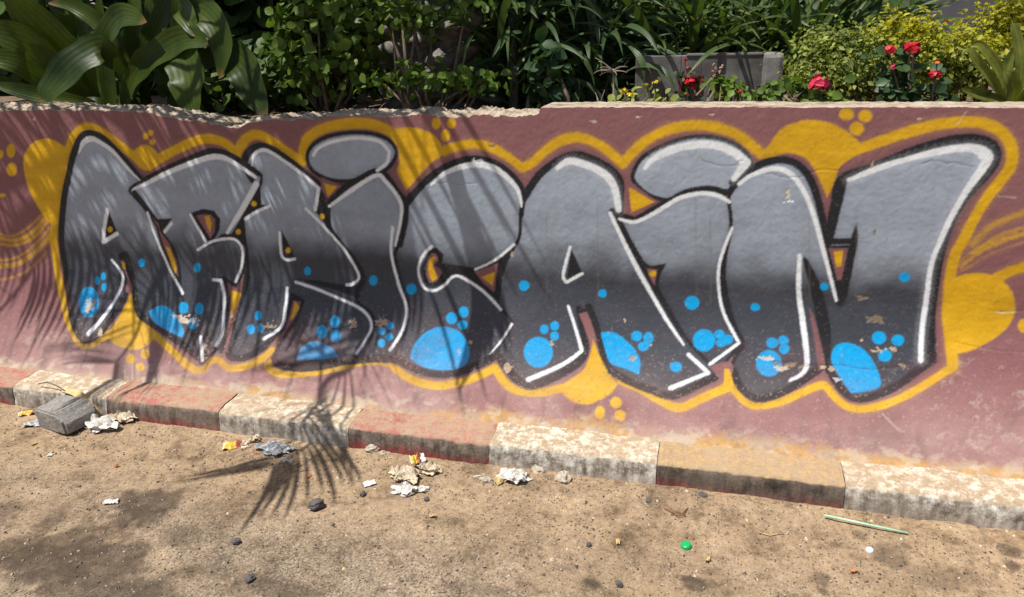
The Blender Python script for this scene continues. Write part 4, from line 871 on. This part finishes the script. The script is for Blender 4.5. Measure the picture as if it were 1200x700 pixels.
bush('weed_tuft', 'green weeds at the planter corner by the hedge', 'weed', P_(915,108,.42), (.09,.06,.05), 140, .03, SHRUB, 1, None, 10, 12)
# hedge
g_ = 'yellow green hedge bushes'
bush('hedge_bush', 'variegated yellow green hedge bush behind the pink red flower cluster', 'hedge', P_(985,84,.62), (.18,.15,.14), 5200, .024, HEDGE, 0, g_, 14, 40, .5)
bush('hedge_bush', 'hedge bush with tall golden tips behind the two large red flowers', 'hedge', P_(1060,76,.70), (.17,.15,.15), 5000, .024, HEDGE, 0, g_, 14, 40, .5, mat2=GOLD, split=1.37)
bush('hedge_bush', 'hedge bush in front of the orange flowers and the grey building', 'hedge', P_(1122,80,.78), (.17,.15,.13), 3200, .026, HEDGE, 0, g_, 14, 30, .5, mat2=GOLD, split=1.36)
bush('hedge_bush', 'golden hedge bush rising behind the aloe leaves', 'hedge', P_(1200,56,.95), (.18,.15,.19), 3400, .026, HEDGE, 0, g_, 14, 30, .5, mat2=GOLD, split=1.33)
root = thing('golden_sprigs', 'golden sprigs standing up above the hedge against the grey building', 'plant', tuple(P_(1060,60,.72)))
acc = Acc(); st = Acc()
for u0, v0, u1, v1 in ((1040,60,1050,10),(1055,55,1052,22),(1050,50,1078,18),(1062,52,1090,27),(1035,55,1033,30),(1070,50,1075,32)):
    a_, b_ = P_(u0, v0, .58), P_(u1, v1, .58); tube(st, [a_, (a_+b_)/2+.004, b_], [.003, .0025, .0015], 4)
    for i in range(80):
        t = rng.uniform(0, 1); leaf_blob(acc, a_*(1-t)+b_*t+rng.normal(0, .004+.014*(1-t), 3), .022, rng.normal(size=3)+np.array([0, -.3, .7]), rng.uniform(-.2, .2), 0)
for a_, nm, mt in ((acc, 'foliage', GOLD), (st, 'stem', TWIG)):
    o = a_.build(nm, mt, None); o.parent = root; o.matrix_parent_inverse = Matrix.Translation(-Vector(root.location))
# aloe-like leaves at the end
ab = P_(1180, 116, .40); aloe = thing('aloe_plant', 'fleshy yellow green rosette of pointed leaves in front of the golden hedge', 'plant', (ab[0], ab[1], 1.14))
for w, pts in ((.045, [(1178,120,.42),(1160,92,.38),(1142,68,.36),(1136,55,.36)]), (.07, [(1182,122,.38),(1186,108,.33),(1183,92,.30),(1176,84,.30)]), (.05, [(1190,120,.42),(1196,80,.42),(1190,40,.44),(1186,27,.45)]), (.05, [(1180,120,.40),(1150,112,.34),(1126,104,.31)]), (.05, [(1185,120,.5),(1172,85,.5),(1150,55,.5),(1138,54,.5)]), (.06, [(1195,122,.38),(1215,95,.36),(1225,70,.36)]), (.05, [(1185,118,.45),(1180,80,.48),(1195,50,.5)])):
    leaf_obj(aloe, px_spine(pts), w*.72, ALOE, fold=.45, base=.7)

# ---- background: dark shrubs, trees, a grey building
g_ = 'dark shrubs in the shade behind the lilies and strap plants'
for u, v, Y, rx, rz, lab in ((60,60,1.8,.8,.5,'dark shrub deep in the shade behind the broadest lily leaf'),(250,70,1.9,.8,.45,'dark shrub in the shade behind the hanging lily leaves'),(430,60,2.0,.8,.6,'dark shrub in the shade behind the leafy shrub and the trunk'),(640,50,2.1,.8,.65,'dark shrub in the shade behind the drooping strap leaves'),(820,40,2.4,.8,.6,'dark shrub in the shade behind the planter clumps'),(965,30,2.2,.38,.40,'dark shrub beside the white post')):
    bush('dark_shrub', lab, 'shrub', P_(u, v, Y), (rx, .35, rz), 2000, .13, BACK, 1, g_, 8, 30)
def tree(label, x, y, h, crown_c, crown_r, n, size, mat, trunk_r=.12):
    root = thing('shade_tree', label, 'tree', (x, y, 1.1), 'trees behind the garden'); acc = Acc()
    cc = Vector(crown_c)-Vector((x, y, 1.1)); tube(acc, [(0, 0, -.1), (.05, .03, h*.4), (0, 0, h*.7), tuple(cc)], [trunk_r*1.3, trunk_r, trunk_r*.8, trunk_r*.3], 9)
    cls = []
    for i in range(34):
        d = rng.normal(size=3); d /= np.linalg.norm(d); q = np.array(cc)+d*np.array(crown_r)*rng.uniform(.4, 1); cls.append(q)
        if i < 12: tube(acc, [(0, 0, h*.6), tuple((np.array(cc)+q)/2+np.array([0, 0, -.2])), tuple(q)], [trunk_r*.4, trunk_r*.25, .01], 5)
    acc.build('trunk', BARK, root); fo = Acc()
    for i in range(n):
        q = cls[rng.integers(len(cls))]+rng.normal(size=3)*np.array(crown_r)*.20
        leaf_blob(fo, q, size*rng.uniform(.6, 1.3), rng.normal(size=3)*.7+np.array([0, 0, .6]), rng.uniform(-.2, .2), 1)
    fo.build('crown', mat, root); return root
tree('spreading tree shading the lilies, rooted behind the dark shrubs', -3.2, 2.6, 2.2, (-3.5, 1.3, 3.5), (1.5, 1.0, .6), 2300, .15, BACK)
tree('second shade tree standing behind the trunk of the palm', -1.9, 3.0, 2.4, (-1.9, 1.9, 3.7), (1.1, 1.0, .7), 1000, .15, BACK)
tree('distant tree closing the view behind the planter', -1.4, 6.0, 2.0, (-1.6, 6.0, 3.0), (1.6, 1.0, 1.6), 2600, .22, BACK, .16)
tree('distant tree closing the view behind the lilies', -6.5, 6.2, 2.0, (-6.4, 6.2, 2.7), (2.0, 1.0, 1.2), 2200, .24, BACK, .16)
tree('distant tree closing the view behind the leafy shrub', -4.0, 6.4, 2.0, (-4.1, 6.4, 2.9), (1.5, 1.0, 1.4), 2000, .24, BACK, .16)
gb = P_(1026, 20, 4.0)
bld = thing('grey_building', 'plain dark grey building wall with faint panel joints behind the hedge', 'building', (gb[0], 4.0, 1.1))
GREY = plain('grey_render', (0.115, 0.115, 0.125), .9, .22, 3, .2)
for i in range(6): pbox('wall_panel', (gb[0]+.06+i*.95, 4.0, 1.0), (gb[0]+.06+i*.95+.942, 4.25, 4.0), GREY, bld, .004)
pbox('roof_slab', (gb[0]-.1, 3.9, 4.0), (gb[0]+6.0, 8.0, 4.12), GREY, bld, .004); pbox('side_wall', (gb[0]+.07, 4.252, 1.0), (gb[0]+.3, 8.0, 3.998), GREY, bld, 0)
wpst = P_(1018, 20, 3.0); post = thing('white_post', 'weathered white post at the corner of the grey building', 'post', (wpst[0], 3.0, 1.1))
PST = plain('post_paint', (.42, .40, .36), .85, .3, 30, .4); pbox('shaft', (wpst[0]-.05, 2.95, 1.0), (wpst[0]+.05, 3.05, 2.6), PST, post, .006); pbox('cap', (wpst[0]-.07, 2.93, 2.601), (wpst[0]+.07, 3.07, 2.66), PST, post, .006)
hb = P_(20, 60, 9.0); house = thing('pale_house', 'pale house wall glimpsed between the lily leaves', 'building', (hb[0], 9.0, 1.1))
HW = plain('pale_render', (.62, .60, .56), .9, .12, 2, .1); pbox('wall', (hb[0]-4, 9.0, .9), (hb[0]+2.2, 12, 3.6), HW, house, .01); pbox('roof', (hb[0]-4.2, 8.8, 3.601), (hb[0]+2.4, 12.2, 3.75), plain('roof_red', (.30,.11,.07), .9, .2, 6, .2), house, .01)
pbox('shutter', (hb[0]-1.0, 8.96, 1.15), (hb[0]-.1, 8.999, 1.6), plain('blue_paint', (.04, .22, .45), .6, .2, 9, .1), house, .01)

# ================================================================== LITTER, STONES
import bmesh
from mathutils import noise as mnoise
def blob(name, c, size, mat, label, cat_, rough=.35, sub=3, seed=0, freq=2.2, group=None, rot=0, sink=.12, ridged=True, parent=None):
    bm = bmesh.new(); bmesh.ops.create_icosphere(bm, subdivisions=sub, radius=1.0); off = Vector((seed*3.1, seed*1.7, seed*.9))
    for v in bm.verts:
        d = v.co.normalized()
        if ridged:
            q = 0; a = 1.0; f = 1.5
            for i in range(2):
                vd = mnoise.voronoi(d*f+off)[0]; q += a*(vd[0]*1.5-.55); f *= 2.1; a *= .45
            v.co = d*(1+rough*1.5*q)+Vector((mnoise.noise(d*1.3+off), mnoise.noise(d*1.3-off), mnoise.noise(d*1.7+off*2)))*rough*.7
        else:
            v.co = d*(1+rough*1.2*(mnoise.noise(d*freq+off)+.5*mnoise.noise(d*freq*2.3+off)))
        fl_ = .82 if ridged else 1.0
        v.co.x *= size[0]*fl_; v.co.y *= size[1]*fl_; v.co.z *= size[2]*fl_*(.85 if ridged else 1)
    zmin = min(v.co.z for v in bm.verts); me = bpy.data.meshes.new(name)
    for v in bm.verts: v.co.z -= zmin+sink*size[2]
    bm.to_mesh(me); bm.free(); me.materials.append(mat); me.polygons.foreach_set('use_smooth', np.full(len(me.polygons), False))
    o = bpy.data.objects.new(name, me); COL.objects.link(o); o.rotation_euler[2] = rot
    if parent: o.parent = parent
    o.location = (c[0], c[1], c[2] if len(c) > 2 else road_z(c[0], c[1]))
    if label: tag(o, label, cat_, group)
    return o
def sheet(name, c, L, W, mat, label, cat_, rot=0, curl=.02, seed=0, h=.004, tilt=0, parent=None, band=None):
    nx_, ny_ = 26, 14; x, y = np.meshgrid(np.linspace(-.5, .5, nx_), np.linspace(-.5, .5, ny_))
    z = h + curl*np.abs(vnoise(x*5+seed*7.3, y*4+seed, seed)-.35)*1.6 + curl*.6*vnoise(x*11+seed, y*9, seed+5)
    V = np.stack([x*L*(1-.06*vnoise(x*3, y*3, seed+2)), y*W*(1-.10*vnoise(x*4, y*2, seed+3)), z], -1).reshape(-1, 3)
    o = mesh_obj(name, V, grid_faces(ny_, nx_), mat, parent, True); md = o.modifiers.new('t', 'SOLIDIFY'); md.thickness = .0012
    o.rotation_euler = (tilt, 0, rot); o.location = (c[0], c[1], c[2] if len(c) > 2 else road_z(c[0], c[1]))
    if label: tag(o, label, cat_)
    return o
def crumple(name, c, size, mat, label, cat_, rough=.5, sub=3, seed=0):
    """thin sheet, creased and folded over itself"""
    Vs = []; Fs = []; n_ = 22
    for lay_ in range(2):
        rr_ = np.random.default_rng(seed*7+lay_); a0 = rr_.uniform(0, 6.28); k0 = len(Vs)
        for i in range(n_):
            for j in range(n_):
                x = i/(n_-1)*2-1; y = j/(n_-1)*2-1; q = Vector((x*1.5+seed*2.3+lay_*9, y*1.5, seed*1.1))
                vd = mnoise.voronoi(q)[0]; v2 = mnoise.voronoi(q*2.2)[0]
                cr = (vd[1]-vd[0])*.9+(v2[1]-v2[0])*.35
                fx = x*.95+.38*mnoise.noise(q*1.1+Vector((5, 0, 0))); fy = y*.95+.38*mnoise.noise(q*1.1+Vector((0, 7, 0)))
                z = (cr*.75+.55*abs(mnoise.noise(q*.8+Vector((0, 0, 3)))))*(1-.45*(x*x+y*y)*.5)+.22*lay_
                px_ = fx*math.cos(a0)-fy*math.sin(a0); py_ = fx*math.sin(a0)+fy*math.cos(a0)
                Vs.append((px_*size[0]*1.05, py_*size[1]*1.05, max(0.001, z*size[2]*1.7)))
        Fs += [tuple(int(t)+k0 for t in f) for f in grid_faces(n_, n_)]
    o = mesh_obj(name, Vs, Fs, mat, None, False); md = o.modifiers.new('t', 'SOLIDIFY'); md.thickness = .0008
    o.location = (c[0], c[1], road_z(c[0], c[1])); tag(o, label, cat_); return o
WHITEP = plain('white_paper', (.62, .59, .54), .8, .12, 60, .2); GREYP = plain('grey_plastic', (.36, .36, .36), .4, .45, 50, .2); TANP = plain('tan_fibre', (.62, .45, .20), .8, .3, 40, .3)
CREAMP = plain('cream_plastic', (.58, .48, .34), .55, .35, 40, .3); BLOCKM = plain('block_concrete', (.27, .25, .225), .95, .35, 90, .8, bdist=.006)
STONE = plain('dark_stone', (.11, .10, .095), .9, .4, 60, .5); PALEST = plain('pale_stone', (.42, .36, .28), .9, .35, 60, .5); BROWNP = plain('brown_scrap', (.26, .12, .06), .8, .35, 60, .3); ORANGEP = plain('orange_scrap', (.62, .24, .10), .8, .3, 60, .3)
m, nt, b, out = new_mat('printed_wrapper'); tcn = N(nt, 'ShaderNodeTexCoord'); spx = N(nt, 'ShaderNodeSeparateXYZ'); nt.links.new(tcn.outputs['Generated'], spx.inputs[0])
nz_ = noise(nt, 9, 2, .5, tcn.outputs['Generated']); ad = N(nt, 'ShaderNodeMath', operation='MULTIPLY_ADD'); nt.links.new(nz_.outputs[0], ad.inputs[0]); ad.inputs[1].default_value = .35; nt.links.new(spx.outputs[0], ad.inputs[2])
rp = ramp(nt, ad.outputs[0], [(.0, (.80,.70,.50)), (.24, (.60,.40,.05)), (.62, (.62,.43,.06)), (.66, (.28,.06,.04)), (.82, (.20,.06,.05)), (.9, (.75,.70,.60))]); rp.color_ramp.interpolation = 'CONSTANT'
nt.links.new(rp.outputs[0], b.inputs['Base Color']); b.inputs['Roughness'].default_value = .4; WRAP = m
# concrete block, one corner chipped
bc = on_z(88, 497); bm = bmesh.new(); bmesh.ops.create_cube(bm, size=1.0); bmesh.ops.bevel(bm, geom=bm.edges[:], offset=.06, segments=2, affect='EDGES'); bmesh.ops.subdivide_edges(bm, edges=bm.edges[:], cuts=9, use_grid_fill=True)
for v in bm.verts:
    v.co = Vector((v.co.x*.20, v.co.y*.145, v.co.z*.085)); nz = mnoise.fractal(v.co*22, 1.0, 2.0, 5); v.co += v.co.normalized()*nz*.0035
    k = max(0, v.co.x+v.co.z*1.2-.105); v.co -= Vector((.5, 0, .4))*k; v.co.z += .041
me = bpy.data.meshes.new('concrete_block'); bm.to_mesh(me); bm.free(); me.materials.append(BLOCKM)
blk = bpy.data.objects.new('concrete_block', me); COL.objects.link(blk); blk.location = (bc[0]-.01, bc[1]-.015, road_z(bc[0], bc[1])); blk.rotation_euler = (R(3), R(-2), R(-14)); tag(blk, 'rough grey concrete block lying against the kerb', 'block')
# dry fibre strip from the kerb over the block
p0, p1 = on_z(74, 457, .115), on_z(121, 491, .01); sp_ = np.array([p0, p0*.6+p1*.4+np.array([0, 0, .035]), p0*.25+p1*.75+np.array([0, 0, .025]), p1])
V, Fc, ac, al = leaf_geo(sp_, .034, hint=(0, -.3, 1), fold=.2, base=.6, sub=6)
o = mesh_obj('dry_leaf_strip', V, Fc, TANP); md = o.modifiers.new('t', 'SOLIDIFY'); md.thickness = .002; tag(o, 'dry tan leaf strip bent from the kerb down beside the concrete block', 'strip')
acc = Acc(); tube(acc, [on_z(45, 450, .118), on_z(55, 448, .135), on_z(66, 452, .125), on_z(76, 458, .118)], [.003, .003, .003, .002], 5); o = acc.build('dry_stalk', TWIG); tag(o, 'thin dark curved stalk on the kerb behind the concrete block', 'twig')
L_ = lambda u, v: on_z(u, v)
crumple('crumpled_bag', L_(121,505), (.062,.036,.032), WHITEP, 'white crumpled plastic bag beside the concrete block', 'bag', .5, 4, 1)
crumple('crumpled_bag', L_(143,497), (.050,.030,.030), CREAMP, 'cream and brown crumpled bag between the white bag and the kerb', 'bag', .6, 4, 2)
sheet('snack_wrapper', L_(38,487), .10, .04, WRAP, 'torn yellow and brown wrapper lying beyond the concrete block', 'wrapper', R(25), .014, 1)
sheet('plastic_scrap', L_(46,499), .11, .055, GREYP, 'grey translucent plastic scrap beside the concrete block', 'plastic', R(20), .018, 2)
sheet('snack_wrapper', L_(277,524), .10, .06, WRAP, 'flat yellow and red snack wrapper next to the grey crumpled foil', 'wrapper', R(30), .010, 3)
crumple('crumpled_paper', L_(298,520), (.022,.016,.020), CREAMP, 'small cream paper ball between the yellow wrapper and the grey foil', 'paper', .4, 3, 4)
crumple('crumpled_foil', L_(323,531), (.055,.032,.022), GREYP, 'grey crumpled foil bag against the white kerb stone', 'foil', .6, 4, 5)
sheet('plastic_scrap', L_(337,543), .045, .014, WHITEP, 'thin pale curled scrap just in front of the grey foil', 'plastic', R(10), .012, 4)
crumple('crumpled_bag', L_(475,562), (.045,.034,.030), CREAMP, 'cream crumpled bag in the litter heap by the red kerb stone', 'bag', .55, 4, 6)
crumple('crumpled_bag', L_(503,556), (.036,.022,.026), CREAMP, 'smaller cream crumpled bag next to the kerb in the litter heap', 'bag', .55, 4, 7)
crumple('crumpled_paper', L_(475,577), (.036,.024,.022), WHITEP, 'white crumpled paper at the front of the litter heap', 'paper', .55, 4, 8)
crumple('crumpled_paper', L_(496,576), (.018,.014,.011), WHITEP, 'small white paper bit beside the litter heap', 'paper', .5, 3, 9)
c_ = L_(490,549); sheet('snack_wrapper', (c_[0], c_[1], .03), .055, .04, WRAP, 'folded yellow wrapper on top of the litter heap', 'wrapper', R(35), .02, 5, tilt=R(18))
crumple('crumpled_paper', L_(602,565), (.050,.028,.030), WHITEP, 'white crumpled tissue against the white kerb stone', 'paper', .6, 4, 10)
sheet('yellow_peel', L_(587,568), .04, .022, TANP, 'small yellow peel in front of the white tissue', 'peel', R(50), .02, 6)
blob('stone', L_(570,566), (.024,.013,.012), PALEST, 'brown stone beside the white tissue', 'stone', .25, 3, 11, ridged=False)
sheet('paper_strip', L_(562,560), .045, .008, WHITEP, 'thin white paper strip behind the brown stone', 'paper', R(35), .006, 7)
sheet('paper_scrap', L_(433,568), .045, .032, WHITEP, 'flat white paper scrap alone between the litter heap and the palm shadow', 'paper', R(40), .004, 8)
sheet('paper_scrap', L_(131,590), .05, .024, WHITEP, 'white paper scrap beside the dark round stain', 'paper', R(25), .008, 9)
sheet('paper_scrap', L_(59,535), .022, .016, WHITEP, 'tiny white scrap on the sand in front of the concrete block', 'paper', R(5), .006, 10)
for u, v, s_, mt, lab in ((371,596,.026,STONE,'dark stone on the road beyond the palm frond shadow'),(425,581,.013,STONE,'small grey stone beside the flat white paper scrap'),(500,587,.011,STONE,'small dark stone in front of the litter heap'),(277,637,.014,STONE,'dark pebble alone on the grey part of the road'),(293,681,.016,STONE,'dark flat pebble near the small dark pebble'),
                          (690,640,.010,STONE,'dark pebble on the sand in line with the green cap'),(438,531,.030,PALEST,'pale crumbled lump at the foot of the red kerb stone'),(449,535,.018,PALEST,'smaller pale lump beside the crumbled lump'),(660,566,.034,PALEST,'flat pale crumbled lump at the foot of the white kerb stone'),(630,555,.03,PALEST,'pale mortar lump next to the white tissue'),(1104,552,.0,STONE,''),(760,590,.014,STONE,'grey pebble by the thin brown twigs'),(823,585,.020,STONE,'dark angular stone at the foot of the dusty kerb stone'),(1098,619,.010,STONE,'dark pebble under the edge of the white kerb stone'),(725,686,.012,STONE,'dark pebble beside the round dark stain')):
    if s_: blob('stone', L_(u, v), (s_, s_*.75, s_*.62), mt, lab, 'stone', .3, 3, int(u), ridged=False, rot=rng.uniform(0, 3), group='loose stones on the road')
sheet('orange_scrap', L_(858,590), .034, .03, ORANGEP, 'orange tile chip at the foot of the dusty kerb stone', 'chip', R(30), .008, 12, h=.008)
for u, v, s_, mt, lab, k in ((137,548,.016,ORANGEP,'tiny rust scrap in front of the cream bag',13),(301,534,.022,ORANGEP,'orange scrap beside the grey foil',14),(362,560,.020,ORANGEP,'orange scrap lying in the palm frond shadow',15),(40,522,.022,TANP,'yellow scrap on the sand near the concrete block',16),(654,586,.022,TANP,'tan scrap on the sand before the white kerb stone',17),(682,577,.020,TANP,'yellow tan scrap beside the flat pale lump',18),(507,607,.022,TANP,'thin tan scrap in front of the litter heap',19),(724,637,.024,TANP,'tan scrap on the sand near the green cap',20),(829,658,.020,TANP,'yellow leaf bit below the green cap',21),(1000,671,.02,ORANGEP,'rust scrap beside the dark stains',22),(488,541,.02,ORANGEP,'orange shred at the litter heap',23)):
    sheet('scrap', L_(u, v), s_, s_*.5, mt, lab, 'scrap', rng.uniform(0, 3), .008, k)
# bottle caps
def cap(u, v, r, mat, label):
    c = L_(u, v); n = 42; acc = Acc(); V = []
    prof = [(1.0, 0.0), (1.02, .12), (.96, .62), (.86, .78), (.6, .84), (.0, .86)]
    for pr_, pz_ in prof:
        for k in range(n): q = pr_*r*(1+(.035 if (k % 2 and pz_ < .5) else 0)); V.append((q*math.cos(6.2832*k/n), q*math.sin(6.2832*k/n), pz_*r*.95))
    Fc = [(i*n+k, i*n+(k+1) % n, (i+1)*n+(k+1) % n, (i+1)*n+k) for i in range(len(prof)-1) for k in range(n)]
    acc.add(V, Fc); o = acc.build('bottle_cap', mat); o.location = (c[0], c[1], road_z(c[0], c[1])-.001); o.rotation_euler = (R(6), R(-8), 0); tag(o, label, 'bottle cap'); return o
cap(804, 641, .0165, plain('green_plastic', (.005, .38, .11), .3, .12, 30, 0), 'bright green bottle cap on the sandy road')
cap(1019, 646, .0115, plain('white_plastic', (.62, .68, .74), .4, .2, 30, 0), 'small white bottle cap near the green straw')
a_, b_ = L_(965,612), L_(1063,630); acc = Acc(); tube(acc, [(a_[0], a_[1], road_z(a_[0], a_[1])+.014), ((a_+b_)/2)[:2].tolist()+[road_z(*((a_+b_)/2)[:2])+.013], (b_[0], b_[1], road_z(b_[0], b_[1])+.008)], .0034, 8)
o = acc.build('drinking_straw', plain('straw_green', (.42, .72, .46), .4, .12, 30, 0)); tag(o, 'pale green drinking straw lying on the road by the kerb', 'straw')
acc = Acc()
for k in range(3):
    q = [L_(778+k*5, 601+k*2), L_(788+k*3, 604+k*3), L_(799+k*2, 606+k), L_(806-k*2, 600+k*3)]; tube(acc, [(p_[0], p_[1], road_z(p_[0], p_[1])+.004+.004*(j == 1)) for j, p_ in enumerate(q)], .0016, 5)
o = acc.build('twig', BROWNP); tag(o, 'thin brown curled twigs on the sand between white and dusty kerb stones', 'twig')
acc = Acc(); q = [L_(888,626), L_(902,629), L_(918,627)]; tube(acc, [(p_[0], p_[1], road_z(p_[0], p_[1])+.003) for p_ in q], .0016, 5); o = acc.build('grass_stalk', TANP); tag(o, 'dry grass stalk lying between the green cap and the straw', 'stalk')

# gravel and crumbs, joined
def scatter(name, n, smin, smax, mat, ymax, dens_edge):
    V = []; Fc = []; k = 0
    while k < n:
        x = rng.uniform(-3.3, 1.4); y = rng.uniform(-1.55, -.385)
        if dens_edge and rng.uniform() > (.25+.75*math.exp((y+.385)/.10)): continue
        s_ = smin+(smax-smin)*rng.uniform()**4; z = road_z(x, y); b0 = len(V)
        c_ = rng.uniform(.6, 1.1, 8); a0 = rng.uniform(0, 6.28); pts = []
        for j in range(5): pts.append((x+s_*c_[j]*math.cos(a0+j*1.2566), y+s_*c_[j]*math.sin(a0+j*1.2566), z-.001))
        for j in range(5): pts.append((x+s_*.7*c_[j]*math.cos(a0+.3+j*1.2566), y+s_*.7*c_[j]*math.sin(a0+.3+j*1.2566), z+s_*.55*c_[(j+3) % 8]))
        V += pts+[(x, y, z+s_*.8)]
        for j in range(5): Fc += [(b0+j, b0+(j+1) % 5, b0+5+(j+1) % 5, b0+5+j), (b0+5+j, b0+5+(j+1) % 5, b0+10)]
        k += 1
    o = mesh_obj(name, V, Fc, mat, None, False); struct(o, 'stuff'); return o
def grit_mat(name, stops):
    m, nt, b, out = new_mat(name); n = noise(nt, 130, 1, .5, pos(nt)); r = ramp(nt, n.outputs[0], stops); nt.links.new(r.outputs[0], b.inputs['Base Color']); b.inputs['Roughness'].default_value = .9; return m
o = scatter('gravel', 9000, .0018, .0075, grit_mat('grit', [(.34, (.05,.045,.04)), (.48, (.13,.11,.09)), (.56, (.34,.25,.16)), (.72, (.55,.46,.34))]), 0, False); o['label'] = 'loose grit and small gravel on the road'
o = scatter('litter_crumbs', 650, .002, .008, grit_mat('crumbs', [(.35, (.70,.66,.58)), (.5, (.62,.42,.14)), (.62, (.72,.70,.66)), (.7, (.45,.13,.06))]), 0, True); o['label'] = 'tiny crumbs of litter along the foot of the kerb'
